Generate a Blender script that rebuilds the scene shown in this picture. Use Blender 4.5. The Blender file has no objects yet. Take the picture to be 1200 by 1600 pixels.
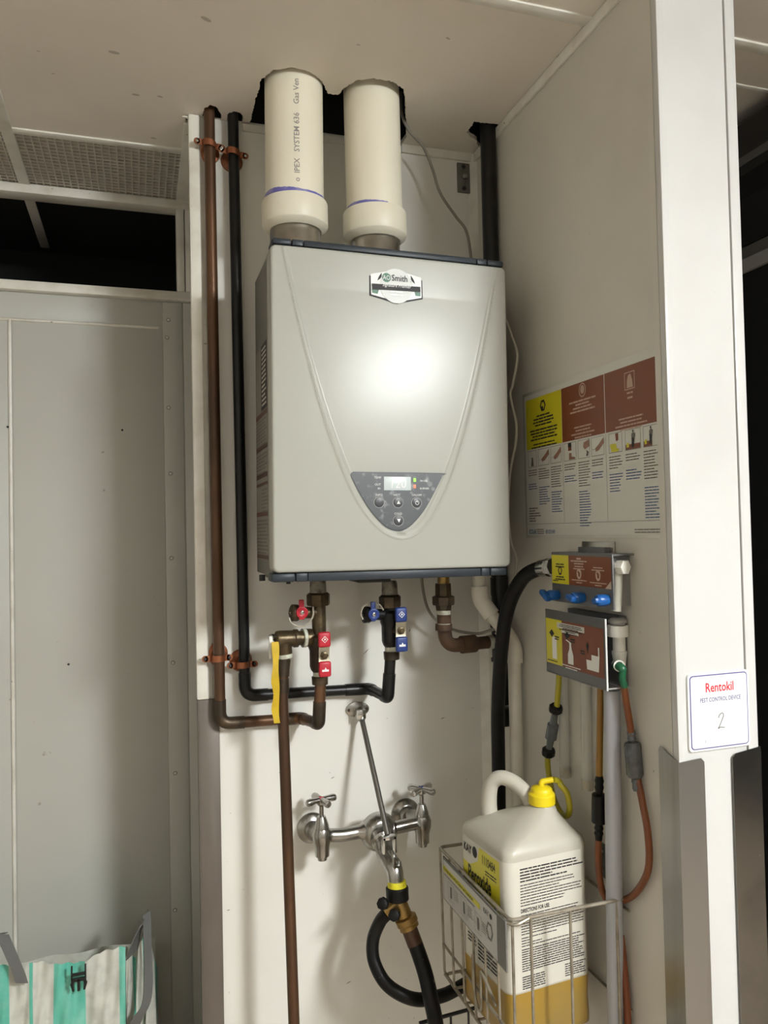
import bpy, bmesh, math, random
from mathutils import Vector, Matrix, Quaternion
from mathutils.geometry import tessellate_polygon
random.seed(7)
S = bpy.context.scene
COL = S.collection

# ------------------------------------------------------------------ camera
CAM = Vector((0, 0, 1.6)); FPX = 1200.0
yaw, pitch, roll = (math.radians(a) for a in (17.646, 1.441, -1.228))
fw = Vector((math.sin(yaw)*math.cos(pitch), math.cos(yaw)*math.cos(pitch), math.sin(pitch)))
rt0 = Vector((math.cos(yaw), -math.sin(yaw), 0)); up0 = rt0.cross(fw)
RT = math.cos(roll)*rt0 + math.sin(roll)*up0
UP = -math.sin(roll)*rt0 + math.cos(roll)*up0
cd = bpy.data.cameras.new('camera'); cam = bpy.data.objects.new('camera', cd); COL.objects.link(cam)
cd.sensor_fit = 'VERTICAL'; cd.sensor_height = 24; cd.lens = 24*FPX/1600; cd.clip_start = .02
cam.matrix_world = Matrix(((RT.x, UP.x, -fw.x, CAM.x), (RT.y, UP.y, -fw.y, CAM.y), (RT.z, UP.z, -fw.z, CAM.z), (0, 0, 0, 1)))
S.camera = cam

# ------------------------------------------------------------------ world, lights, exposure
S.view_settings.view_transform = 'Standard'; S.view_settings.look = 'None'
S.view_settings.gamma = 1; S.view_settings.use_curve_mapping = False
S.view_settings.exposure = -0.29
wd = bpy.data.worlds.new('world'); S.world = wd; wd.use_nodes = True
wd.node_tree.nodes['Background'].inputs[0].default_value = (.6, .62, .65, 1)
wd.node_tree.nodes['Background'].inputs[1].default_value = .05
LAMP_COL = (.95, .985, 1)
# ceiling fixtures behind the viewer, the last two added as fill light: white box with a glowing lens on five sides; (x, y, radiance, half width, half length)
LAMPS = [(1.27, -.92, 238, .13, .30), (-1.25, -1.2, 3.2, .28, .58), (1.36, -3.6, 5.5, .28, .58), (-1.25, -3.8, 5.5, .28, .58)]

# ------------------------------------------------------------------ pixel -> place helpers (every call gives a real depth)
def ray(px, py): return fw + RT*((px-600)/FPX) - UP*((py-800)/FPX)
def P(px, py, Y): d = ray(px, py); return CAM + d*((Y-CAM.y)/d.y)
def PX(px, py, X): d = ray(px, py); return CAM + d*((X-CAM.x)/d.x)
def PZ(px, py, Z): d = ray(px, py); return CAM + d*((Z-CAM.z)/d.z)
V = Vector
Yt_ = 1.165
YW, XR, ZC, YP, XL, YL = 1.67, .777, 2.50, .985, .113, 2.12

# ------------------------------------------------------------------ materials
MATS = {}
def mat(name, col, rough=.5, metal=0, col2=None, nscale=8, lo=.45, hi=.7, bump=0, bscale=60, spots=None, sscale=40, sthr=.72,
        trans=0, alpha=1, emit=None, estr=0, sss=0, coat=0, stretch=None, ior=None, spec=None):
    if name in MATS: return MATS[name]
    m = bpy.data.materials.new(name); m.use_nodes = True
    nt = m.node_tree; b = nt.nodes['Principled BSDF']; N = nt.nodes.new; L = nt.links.new
    b.inputs['Base Color'].default_value = (*col, 1); b.inputs['Roughness'].default_value = rough
    b.inputs['Metallic'].default_value = metal
    if trans: b.inputs['Transmission Weight'].default_value = trans
    if ior: b.inputs['IOR'].default_value = ior
    if spec is not None: b.inputs['Specular IOR Level'].default_value = spec
    if alpha < 1: b.inputs['Alpha'].default_value = alpha
    if coat: b.inputs['Coat Weight'].default_value = coat
    if sss: b.inputs['Subsurface Weight'].default_value = sss; b.inputs['Subsurface Radius'].default_value = (.02, .015, .008)
    if emit: b.inputs['Emission Color'].default_value = (*emit, 1); b.inputs['Emission Strength'].default_value = estr
    tc = N('ShaderNodeTexCoord'); vec = tc.outputs['Object']
    if stretch:
        mp = N('ShaderNodeMapping'); mp.inputs['Scale'].default_value = stretch; L(vec, mp.inputs[0]); vec = mp.outputs[0]
    cur = None
    if col2:
        n = N('ShaderNodeTexNoise'); n.inputs['Scale'].default_value = nscale; n.inputs['Detail'].default_value = 6; L(vec, n.inputs['Vector'])
        r = N('ShaderNodeMapRange'); r.inputs[1].default_value = lo; r.inputs[2].default_value = hi; L(n.outputs['Fac'], r.inputs[0])
        mx = N('ShaderNodeMix'); mx.data_type = 'RGBA'; mx.inputs[6].default_value = (*col, 1); mx.inputs[7].default_value = (*col2, 1)
        L(r.outputs[0], mx.inputs[0]); cur = mx.outputs[2]
    if spots:
        n = N('ShaderNodeTexNoise'); n.inputs['Scale'].default_value = sscale; n.inputs['Detail'].default_value = 3; L(vec, n.inputs['Vector'])
        r = N('ShaderNodeMapRange'); r.inputs[1].default_value = sthr; r.inputs[2].default_value = sthr+.05; L(n.outputs['Fac'], r.inputs[0])
        mx = N('ShaderNodeMix'); mx.data_type = 'RGBA'; mx.inputs[7].default_value = (*spots, 1)
        if cur: L(cur, mx.inputs[6])
        else: mx.inputs[6].default_value = (*col, 1)
        L(r.outputs[0], mx.inputs[0]); cur = mx.outputs[2]
    if cur: L(cur, b.inputs['Base Color'])
    if bump:
        n = N('ShaderNodeTexNoise'); n.inputs['Scale'].default_value = bscale; n.inputs['Detail'].default_value = 4; L(vec, n.inputs['Vector'])
        bp = N('ShaderNodeBump'); bp.inputs['Strength'].default_value = bump; bp.inputs['Distance'].default_value = .002
        L(n.outputs['Fac'], bp.inputs['Height']); L(bp.outputs[0], b.inputs['Normal'])
    MATS[name] = m; return m
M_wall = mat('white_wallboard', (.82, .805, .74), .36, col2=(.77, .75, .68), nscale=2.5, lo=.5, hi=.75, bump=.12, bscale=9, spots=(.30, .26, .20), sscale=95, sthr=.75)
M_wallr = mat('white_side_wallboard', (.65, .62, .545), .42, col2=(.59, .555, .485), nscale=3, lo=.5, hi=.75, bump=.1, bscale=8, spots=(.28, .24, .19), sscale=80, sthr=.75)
M_cap = mat('white_vinyl_cap', (.60, .595, .57), .18, col2=(.565, .555, .53), nscale=5, bump=.25, bscale=14, spots=(.3, .28, .22), sscale=50, sthr=.755)
M_ceil = mat('ceiling_board', (.80, .74, .65), .6, col2=(.75, .69, .60), nscale=3, spots=(.35, .30, .24), sscale=22, sthr=.73, bump=.1, bscale=20)
M_trim = mat('white_trim', (.80, .78, .70), .35, col2=(.66, .62, .53), nscale=14, spots=(.25, .21, .16), sscale=60, sthr=.72)
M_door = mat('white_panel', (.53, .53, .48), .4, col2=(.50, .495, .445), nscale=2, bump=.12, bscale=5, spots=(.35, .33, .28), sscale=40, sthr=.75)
M_edge = mat('broken_board', (.75, .70, .60), .9, bump=.8, bscale=200)
M_floor = mat('floor_tile', (.46, .38, .30), .5, col2=(.38, .30, .23), nscale=6)
M_dark = mat('unlit_void_black', (.012, .012, .012), .9)  # near-black colour stands in for the darkness of unlit spaces
M_ss = mat('brushed_stainless', (.33, .32, .30), .34, .9, col2=(.24, .23, .21), nscale=20, stretch=(1, 1, .06), spots=(.6, .58, .54), sscale=60, sthr=.74, bump=.1, bscale=120)
M_pvc = mat('cream_pvc', (.83, .78, .63), .42, col2=(.76, .70, .55), nscale=7, lo=.5, hi=.8, spots=(.28, .22, .15), sscale=38, sthr=.73)
M_pvcw = mat('white_pvc', (.72, .68, .58), .4, col2=(.58, .53, .43), nscale=12, lo=.5, hi=.8)
M_purple = mat('purple_primer', (.15, .14, .42), .5, col2=(.40, .38, .58), nscale=30)
M_cop = mat('aged_copper', (.075, .040, .022), .38, .5, col2=(.20, .098, .045), nscale=9, lo=.4, hi=.75, stretch=(1, 1, .25), spots=(.42, .33, .22), sscale=70, sthr=.74)
M_copd = mat('dark_copper_fitting', (.045, .032, .020), .42, .5, col2=(.11, .075, .042), nscale=22, spots=(.35, .30, .2), sscale=60, sthr=.74)
M_clip = mat('copper_clip', (.30, .105, .045), .45, .6, col2=(.16, .06, .03), nscale=30)
M_blk = mat('black_pipe', (.006, .006, .006), .36, 0, col2=(.013, .012, .011), nscale=12, spec=.35)
M_rub = mat('black_rubber', (.005, .0047, .0045), .45, col2=(.010, .0095, .009), nscale=25, spec=.25, spots=(.20, .18, .16), sscale=75, sthr=.73)
M_brass = mat('aged_brass', (.12, .088, .045), .38, .7, col2=(.055, .04, .024), nscale=35, bump=.3, bscale=150)
M_brass2 = mat('brass', (.42, .27, .09), .35, .85, col2=(.22, .14, .05), nscale=40)
M_rust = mat('rusty_iron', (.10, .055, .03), .75, .2, col2=(.045, .028, .018), nscale=30, bump=.6, bscale=90)
M_tape = mat('thread_tape', (.62, .64, .52), .7, col2=(.3, .27, .2), nscale=60)
M_red = mat('red_plastic', (.50, .018, .035), .4)
M_blue = mat('blue_plastic', (.020, .045, .20), .4)
M_bknob = mat('bright_blue_plastic', (.008, .085, .30), .35)
M_yel = mat('yellow_plastic', (.80, .62, .01), .4)
M_ytag = mat('yellow_tag', (.62, .42, .01), .5, col2=(.5, .32, .01), nscale=30)
M_white = mat('white_plastic', (.78, .77, .70), .4)
M_print = mat('black_print', (.02, .02, .02), .6)
M_gprint = mat('grey_print', (.16, .15, .13), .6)
M_wprint = mat('white_print', (.85, .85, .82), .5)
M_bprint = mat('blue_print', (.03, .09, .30), .5)
M_chrome = mat('worn_chrome', (.42, .41, .38), .26, 1, col2=(.30, .29, .26), nscale=25, bump=.1, bscale=80)
M_chrome2 = mat('chrome', (.6, .6, .58), .14, 1)
M_steel = mat('steel_collar', (.48, .46, .42), .3, 1, col2=(.36, .34, .31), nscale=20)
M_wire = mat('coated_wire', (.36, .32, .25), .4, .5, col2=(.22, .19, .14), nscale=40)
M_bwire = mat('black_wire', (.01, .01, .01), .4)
M_cable = mat('grey_cable', (.24, .22, .18), .5)
M_heat = mat('heater_enamel', (.42, .42, .37), .25, 0, col2=(.41, .41, .355), nscale=3, bump=.16, bscale=9, spec=.20)
M_case = mat('heater_casing', (.17, .165, .14), .5)
M_dgrey = mat('slate_plastic', (.028, .034, .041), .42, spec=.3)
M_ctrl = mat('control_grey', (.055, .061, .065), .4, col2=(.27, .28, .28), nscale=55, lo=.56, hi=.72)
M_btn = mat('button_grey', (.035, .038, .04), .35)
M_lcd = mat('lcd', (.45, .48, .46), .3, emit=(.8, .95, 1), estr=.25)
M_grn = mat('green_led', (.2, .7, .05), .4, emit=(.5, 1, .1), estr=.8)
M_rled = mat('red_led', (.8, .2, .12), .4, emit=(1, .25, .15), estr=.5)
M_paper = mat('label_paper', (.66, .63, .54), .5)
M_lam = mat('laminate', (.66, .65, .58), .22)
M_posty = mat('poster_yellow', (.62, .56, .02), .35)
M_postb = mat('poster_brown', (.19, .052, .016), .35)
M_post = mat('poster_white', (.64, .63, .57), .3)
M_dgreym = mat('grey_metal_plate', (.14, .14, .14), .45, .3)
M_lgrey = mat('grey_conduit', (.40, .41, .43), .45)
M_org = mat('orange_tube', (.19, .055, .012), .32, col2=(.14, .038, .009), nscale=20)
M_ytube = mat('yellow_tube', (.38, .33, .015), .3)
M_clear = mat('clear_plastic', (.62, .60, .54), .2, alpha=.45)
M_smoke = mat('smoky_valve', (.10, .11, .11), .25)
M_green = mat('green_plastic', (.008, .10, .04), .4)
M_jug = mat('natural_hdpe', (.52, .49, .41), .36, sss=.1, col2=(.46, .43, .35), nscale=6)
M_liq = mat('jug_yellow_liquid', (.36, .215, .025), .3, sss=.05, col2=(.29, .20, .07), nscale=5)
M_bagw = mat('bag_white', (.62, .62, .55), .5, col2=(.50, .50, .44), nscale=30, bump=.3, bscale=60)
M_bagg = mat('bag_green', (.12, .50, .38), .45, col2=(.22, .55, .44), nscale=20, bump=.3, bscale=60)
M_strap = mat('grey_webbing', (.12, .12, .11), .6, bump=.3, bscale=300)
M_lbrown = mat('label_maroon', (.10, .04, .03), .5)
M_lgreen = mat('logo_green', (.02, .13, .06), .4)
M_logow = mat('logo_white', (.80, .80, .76), .35)
M_rtk = mat('sticker_red', (.65, .015, .03), .4)
M_rtb = mat('sticker_navy', (.05, .05, .22), .4)
M_skin = mat('print_skin', (.30, .16, .11), .5)
M_hood = mat('black_enamel', (.012, .012, .012), .35)
M_hgrey = mat('grey_panel', (.10, .095, .085), .5)

# ------------------------------------------------------------------ mesh builder
ORG = {}
def frame(axis):
    a = axis.normalized(); t = V((0, 0, 1)) if abs(a.z) < .9 else V((1, 0, 0))
    u = t.cross(a).normalized(); return a, u, a.cross(u)
class MB:
    def __init__(s): s.v = []; s.f = []; s.m = []
    def add(s, vs, fs, mi=0):
        o = len(s.v); s.v += [V(x) for x in vs]; s.f += [tuple(i+o for i in f) for f in fs]; s.m += [mi]*len(fs); return s
    def box(s, a, b, bev=0, mi=0, R=None, c=None, seg=2):
        a, b = V(a), V(b)
        lo = V([min(a[i], b[i]) for i in range(3)]); hi = V([max(a[i], b[i]) for i in range(3)])
        bm = bmesh.new(); bmesh.ops.create_cube(bm, size=1)
        for v in bm.verts: v.co = V([lo[i]+(v.co[i]+.5)*(hi[i]-lo[i]) for i in range(3)])
        if bev: bmesh.ops.bevel(bm, geom=bm.edges[:], offset=bev, segments=seg, affect='EDGES', profile=.5)
        bm.verts.index_update()
        vs = [v.co.copy() for v in bm.verts]; fs = [tuple(v.index for v in f.verts) for f in bm.faces]; bm.free()
        if R is not None:
            c = V(c) if c is not None else (lo+hi)/2; vs = [c+R@(v-c) for v in vs]
        return s.add(vs, fs, mi)
    def tube(s, pts, r, seg=12, caps=True, mi=0, flat=1.0, closed=False):
        pts = [V(p) for p in pts]; n = len(pts); rr = r if isinstance(r, (list, tuple)) else [r]*n
        vs = []; fs = []; T = []
        for i in range(n):
            a = pts[i-1] if (i > 0 or closed) else pts[i]; b = pts[(i+1) % n] if (i < n-1 or closed) else pts[i]
            T.append((b-a).normalized())
        _, u, _ = frame(T[0])
        for i in range(n):
            if i: u = T[i-1].rotation_difference(T[i]) @ u
            u = (u - T[i]*u.dot(T[i])).normalized(); w = T[i].cross(u)
            for k in range(seg):
                an = 2*math.pi*k/seg; vs.append(pts[i]+u*(math.cos(an)*rr[i])+w*(math.sin(an)*rr[i]*flat))
        for i in range(n if closed else n-1):
            for k in range(seg):
                j = (i+1) % n
                fs.append((i*seg+k, i*seg+(k+1) % seg, j*seg+(k+1) % seg, j*seg+k))
        if caps and not closed: fs.append(tuple(range(seg))[::-1]); fs.append(tuple((n-1)*seg+k for k in range(seg)))
        return s.add(vs, fs, mi)
    def lathe(s, o, ax, prof, seg=24, mi=0, su=1, sw=1):
        o = V(o); a, u, w = frame(V(ax)); vs = []; fs = []
        for t, r in prof:
            for k in range(seg):
                an = 2*math.pi*k/seg; vs.append(o+a*t+u*(math.cos(an)*r*su)+w*(math.sin(an)*r*sw))
        n = len(prof)
        for i in range(n-1):
            for k in range(seg): fs.append((i*seg+k, i*seg+(k+1) % seg, (i+1)*seg+(k+1) % seg, (i+1)*seg+k))
        fs.append(tuple(range(seg))[::-1]); fs.append(tuple((n-1)*seg+k for k in range(seg)))
        return s.add(vs, fs, mi)
    def prism(s, poly, ext, mi=0, side_mi=None):
        poly = [V(p) for p in poly]; ext = V(ext); n = len(poly)
        tri = tessellate_polygon([poly])
        nrm = V((0, 0, 0))
        for i in range(n): nrm += poly[i].cross(poly[(i+1) % n])
        if nrm.dot(ext) > 0: poly = poly[::-1]; tri = tessellate_polygon([poly])
        vs = poly+[p+ext for p in poly]; fs = []
        for t in tri:
            a, b, c = (poly[i] for i in t); t = tuple(t)
            if (b-a).cross(c-a).dot(ext) > 0: t = t[::-1]
            fs.append(t); fs.append(tuple(i+n for i in t[::-1]))
        s.add(vs, fs, mi)
        s.add(vs, [(i, i+n, (i+1) % n+n, (i+1) % n) for i in range(n)], mi if side_mi is None else side_mi)
        return s
    def quad(s, o, u, v, x0, y0, x1, y1, lift=0, mi=0):
        n = u.cross(v).normalized()*lift
        return s.add([o+u*x0+v*y0+n, o+u*x1+v*y0+n, o+u*x1+v*y1+n, o+u*x0+v*y1+n], [(0, 1, 2, 3)], mi)
    def poly(s, o, u, v, pts, lift=0, mi=0):
        n = u.cross(v).normalized()*lift; p3 = [o+u*x+v*y+n for x, y in pts]
        tri = tessellate_polygon([p3]); nn = u.cross(v); fs = []
        for t in tri:
            a, b, c = (p3[i] for i in t); t = tuple(t)
            fs.append(t if (b-a).cross(c-a).dot(nn) > 0 else t[::-1])
        return s.add(p3, fs, mi)
    def disc(s, o, u, v, cx, cy, r, lift=0, mi=0, seg=20, ry=None):
        ry = ry or r
        return s.poly(o, u, v, [(cx+r*math.cos(2*math.pi*k/seg), cy+ry*math.sin(2*math.pi*k/seg)) for k in range(seg)], lift, mi)
    def ring(s, o, u, v, cx, cy, r0, r1, lift=0, mi=0, seg=24, k=1.0):
        n = u.cross(v).normalized()*lift; vs = []
        for i in range(seg):
            a = 2*math.pi*i/seg
            for r in (r0, r1): vs.append(o+u*(cx+r*math.cos(a))+v*(cy+r*k*math.sin(a))+n)
        return s.add(vs, [(2*i, 2*i+1, (2*i+3) % (2*seg), (2*i+2) % (2*seg)) for i in range(seg)], mi)
    def text(s, st, o, u, v, x, y, size, align='LEFT', lift=0, mi=0, sx=1.0, shear=0, bold=0):
        c = bpy.data.curves.new('t', 'FONT'); c.body = st; c.size = 1; c.align_x = align; c.resolution_u = 2; c.shear = shear; c.offset = bold
        ob = bpy.data.objects.new('t', c); me = bpy.data.meshes.new_from_object(ob)
        n = u.cross(v).normalized()*lift
        s.add([o+u*(x+p.co.x*size*sx)+v*(y+p.co.y*size)+n for p in me.vertices], [tuple(p.vertices) for p in me.polygons], mi)
        bpy.data.objects.remove(ob); bpy.data.curves.remove(c); bpy.data.meshes.remove(me); return s
    def lines(s, o, u, v, x0, y1, x1, n, dy, th, lift=0, mi=0, rag=.3, words=True):
        # rows of illegible small print: word-length dashes
        for i in range(n):
            y = y1-i*dy; end = x1-(x1-x0)*rag*random.random()**2; x = x0; ch = th*.7
            while x < end:
                w = ch*random.uniform(3, 13) if words else end-x
                s.quad(o, u, v, x, y-th, min(x+w, end), y, lift, mi); x += w+ch*.7
        return s
    def clines(s, o, u, v, cx, y1, widths, dy, th, lift=0, mi=0):
        for i, w in enumerate(widths): s.lines(o, u, v, cx-w/2, y1-i*dy, cx+w/2, 1, dy, th, lift, mi, 0)
        return s
    def build(s, name, material, parent=None, org=None, sharp=35, smooth=True):
        if parent is not None: org = ORG[parent.name]
        elif org is None:
            xs = [[p[i] for p in s.v] for i in range(3)]
            org = V(((min(xs[0])+max(xs[0]))/2, (min(xs[1])+max(xs[1]))/2, min(xs[2])))
        me = bpy.data.meshes.new(name); me.from_pydata([tuple(p-org) for p in s.v], [], s.f)
        for m in (material if isinstance(material, list) else [material]): me.materials.append(m)
        me.polygons.foreach_set('material_index', s.m)
        if smooth:
            me.polygons.foreach_set('use_smooth', [True]*len(me.polygons)); me.set_sharp_from_angle(angle=math.radians(sharp))
        me.update()
        o = bpy.data.objects.new(name, me); COL.objects.link(o)
        if parent is not None: o.parent = parent
        else: o.location = org
        ORG[o.name] = org; return o
def tag(o, label, cat, group=None):
    o['label'] = label; o['category'] = cat
    if group: o['group'] = group
    return o
def struct(o): o['kind'] = 'structure'; return o
def thing(name, loc, label, cat, group=None, rot=None, local=False):
    o = bpy.data.objects.new(name, None); COL.objects.link(o); o.location = loc; o.empty_display_size = .05
    if rot: o.rotation_euler = rot
    ORG[o.name] = V((0, 0, 0)) if local else V(loc)
    return tag(o, label, cat, group)
def fillet(pts, r, n=6):
    pts = [V(p) for p in pts]; out = [pts[0]]
    for i in range(1, len(pts)-1):
        a, b, c = pts[i-1], pts[i], pts[i+1]; d1 = (a-b); d2 = (c-b)
        ri = r[i-1] if isinstance(r, (list, tuple)) else r
        k = min(ri, d1.length*.48, d2.length*.48); d1.normalize(); d2.normalize()
        for t in range(n+1):
            t /= n; out.append((1-t)**2*(b+d1*k)+2*t*(1-t)*b+t*t*(b+d2*k))
    out.append(pts[-1]); return out
def spline(pts, n=8):
    pts = [V(p) for p in pts]; q = [pts[0]*2-pts[1]]+pts+[pts[-1]*2-pts[-2]]; out = []
    for i in range(1, len(q)-2):
        for k in range(n):
            t = k/n; a, b, c, d = q[i-1], q[i], q[i+1], q[i+2]
            out.append(.5*((2*b)+(c-a)*t+(2*a-5*b+4*c-d)*t*t+(3*b-a-3*c+d)*t**3))
    out.append(pts[-1]); return out
X_, Y_, Z_ = V((1, 0, 0)), V((0, 1, 0)), V((0, 0, 1))

# ================================================================== THE SETTING
struct(MB().box((-2.6, -5.5, -.05), (3.2, 3.2, 0)).build('floor', M_floor))
struct(MB().box((-2.65, -5.5, 0), (-2.6, 3.2, 2.7)).build('wall_west', M_wall))
struct(MB().box((3.2, -5.5, 0), (3.25, 3.2, 2.7)).build('wall_east', mat('dark_unseen_wall', (.10, .10, .10), .4)))  # unseen wall coloured dark to darken steel reflections and cut bounce light
struct(MB().box((-2.6, -5.55, 0), (3.2, -5.5, 2.7)).build('wall_front', M_wall))
struct(MB().box((-2.6, 3.2, 0), (3.2, 3.25, 2.7)).build('wall_rear', M_dark))

# back wall of the alcove; above the ceiling boards a black sheet stands in for shade
wb = struct(MB().box((XL, YW, 0), (XR+.1, YW+.03, ZC+.004)).build('wall_back', M_wall))
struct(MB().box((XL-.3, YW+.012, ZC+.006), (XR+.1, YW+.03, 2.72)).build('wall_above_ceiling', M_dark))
for x, y, an, ln in ((572, 1018, .7, 14), (755, 1125, -.4, 9), (692, 1122, .2, 8), (438, 1205, .9, 7), (545, 1535, .3, 9), (357, 1422, 0, 5), (640, 985, 1.2, 6), (520, 1215, .4, 6)):
    q = P(x, y, YW-.0006); u_ = V((math.cos(an), 0, math.sin(an)))*ln*.0008; w_ = V((-math.sin(an), 0, math.cos(an)))*.0011
    MB().add([q-u_, q-u_*.2-w_, q+u_, q+u_*.1+w_], [(0, 1, 2, 3)]).build('scuff_mark', mat('scuff', (.22, .19, .15), .7), wb)
# right wall: the partition whose end faces the camera
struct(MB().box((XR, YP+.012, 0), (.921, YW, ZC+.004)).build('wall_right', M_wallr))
struct(MB().box((XR, Yt_, ZC+.006), (.921, YW+.03, 2.72)).box((XL-.36, Yt_, ZC+.06), (XL-.34, YW+.03, 2.72)).box((XL-.36, Yt_-.02, ZC+.03), (.921, Yt_, 2.72)).build('wall_plenum', M_dark))  # black sides of the plenum, its darkness painted in

# --- ceiling
ce = MB()
Yt = 1.165                                  # near T-bar of the board above the heater
ce.box((-2.6, -5.5, ZC), (3.2, Yt, ZC+.015))
ce.box((-2.6, Yt, ZC), (-.29, 1.82, ZC+.015))
ce.box((.925, Yt, ZC), (3.2, 3.2, ZC+.015))
ce.box((-2.6, 2.14, ZC+.04), (.9, 3.2, ZC+.05), mi=1)  # black colour for the unlit ceiling beyond the transom
ce.box((-2.6, Yt, 2.72), (.925, 3.2, 2.73), mi=1)      # black plenum lid, its shade put in as colour
ceil = struct(ce.build('ceiling', [M_ceil, M_dark]))
def rag(pts, amp, step=.004):
    out = []
    for a, b in zip(pts[:-1], pts[1:]):
        n = max(1, int((b-a).length/step))
        for k in range(n):
            p = a.lerp(b, k/n); out.append(p+V((random.uniform(-amp, amp), random.uniform(-amp, amp), 0)))
    out.append(pts[-1]); return out
def Zp(l): return [PZ(x, y, ZC) for x, y in l]
# board outline runs along the wall line and detours around the broken-out holes
yb = YW+.002
h_cop = Zp([(315, 189), (318, 180), (327, 174.5), (337, 178), (341, 186), (345, 190.5)])
h_blk = Zp([(354, 189), (357, 183), (364, 180.5), (373, 182), (378, 187), (378, 194)])
h_vent = Zp([(389.5, 195), (398, 160), (408, 127), (427, 113), (453, 108.5), (484, 115.5), (503, 130), (508, 143), (512, 149), (527, 151.5), (536, 140.5), (557, 128.5), (583, 125.5), (614, 131), (629, 143), (632, 160), (634, 215)])
h_gas = Zp([(746, 226), (745, 220), (733, 212), (729, 206), (738, 196), (741, 190.5), (774, 194)])
def dropY(p, y): return V((p.x, y, ZC))
def shift(l):      # keep each hole's back end on the wall line
    dy = yb-max(l[0].y, l[-1].y); return [p+V((0, dy if dy < 0 else 0, 0)) for p in l]
outl = [V((-.255, Yt, ZC)), V((XR, Yt, ZC))]
off = lambda l, d: [p+V((0, d, 0)) for p in l]
h_vent = off(shift(h_vent), -.006); h_blk = off(shift(h_blk), -.014); h_cop = off(shift(h_cop), -.014)
seq = [V((XR, h_gas[-1].y, ZC))]+rag(h_gas[::-1], .0016)+[V((XR, h_gas[0].y+.012, ZC)), V((XR, yb, ZC))]
seq += [dropY(h_vent[-1], yb)]+rag(h_vent[::-1], .0018, .0032)+[dropY(h_vent[0], yb)]
seq += [dropY(h_blk[-1], yb)]+rag(h_blk[::-1], .0012, .003)+[dropY(h_blk[0], yb)]
seq += [dropY(h_cop[-1], yb)]+rag(h_cop[::-1], .0012, .003)+[dropY(h_cop[0], yb)]
seq += [V((.105, yb, ZC)), V((.105, 1.825, ZC)), V((-.255, 1.825, ZC))]
MB().prism(outl+seq, (0, 0, .010), 0, 1).build('ceiling_board', [M_ceil, M_edge], ceil)
MB().box((XL-.02, Yt_, 2.70), (XR, YW+.012, 2.71)).build('plenum_lid', M_dark, ceil)  # black lid so the holes read as unlit
def bar(a, b): return MB().box(a, b, .0015)
for x, y, ln, an in ((322, 30, 12, .5), (212, 148, 9, 0), (250, 151, 7, .2), (178, 82, 12, .1), (60, 80, 4, 0), (83, 115, 4, 0), (700, 60, 6, .4), (560, 70, 5, 0), (240, 216, 8, .1)):
    q = PZ(x, y, ZC-.0004); k_ = ln*.0009; u_ = V((math.cos(an), math.sin(an), 0))*k_; w_ = V((-math.sin(an), math.cos(an), 0))*k_*.45
    MB().add([q+u_*math.cos(t_*.785)+w_*math.sin(t_*.785) for t_ in range(8)][::-1], [tuple(range(8))]).build('smudge', mat('ceiling_smudge', (.50, .45, .38), .7), ceil)
bar((-.281, Yt, ZC-.004), (-.255, 2.13, ZC+.002)).build('t_bar', M_trim, ceil)
bar((-2.6, 1.818, ZC-.0033), (.104, 1.842, ZC+.0024)).build('t_bar', M_trim, ceil)
bar((-2.6, Yt-.013, ZC-.0033), (XR, Yt+.012, ZC+.0024)).build('t_bar', M_trim, ceil)
bar((.103, 1.70, ZC-.004), (.16, 2.13, ZC+.01)).build('t_bar', M_trim, ceil)
bar((-.281, 2.16, ZC-.004), (-.255, 2.55, ZC+.002)).build('t_bar', M_trim, ceil)
# egg-crate panels
def eggcrate(x0, x1, y0, y1):
    g = MB(); c = .0165
    for i in range(int((x1-x0)/c)+1): g.box((x0+i*c-.0016, y0, ZC), (x0+i*c+.0016, y1, ZC+.011))
    for j in range(int((y1-y0)/c)+1): g.box((x0, y0+j*c-.0028, ZC+.0005), (x1, y0+j*c+.0028, ZC+.0085))
    o = g.build('egg_crate_panel', mat('louvre_white', (.55, .52, .45), .45), ceil, smooth=False); return o
eggcrate(-.255, .103, 1.842, 2.13)
eggcrate(-.60, -.281, 1.842, 2.13)
MB().box((-.62, 1.84, ZC+.035), (.103, 2.13, ZC+.04)).build('void_backing', mat('louvre_void_black', (.03, .027, .022), .8), ceil)  # near-black sheet added in place of the dark space above the louvres
# right-hand passage ceiling bars
p = PZ(1175, 70, ZC)
bar((.93, p.y-.01, ZC-.004), (2.2, p.y+.014, ZC+.002)).build('t_bar', M_trim, ceil)
bar((.93, p.y+.11, ZC-.002), (2.2, p.y+.122, ZC+.002)).build('t_bar', M_trim, ceil)

# --- kitchen light fixtures; the two far ones are added fill
for k, (x, y, rad, hwl, hll) in enumerate(LAMPS):
    lt = thing('ceiling_light', (x, y, ZC-.14), ('white boxed ceiling light behind the viewer on the right', 'white boxed ceiling light behind the viewer on the left', 'added fill light in a white box far behind on the right', 'added fill light in a white box far behind on the left')[k], 'ceiling light', 'kitchen ceiling lights')
    MB().box((x-hwl-.02, y-hll-.02, ZC-.03), (x+hwl+.02, y+hll+.02, ZC-.001), .004).build('housing', M_white, lt)
    MB().box((x-hwl, y-hll, ZC-.14), (x+hwl, y+hll, ZC-.03), .01).build('lens', mat('lamp_lens_%d' % k, (.9, .9, .9), .5, emit=LAMP_COL, estr=rad), lt)

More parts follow.
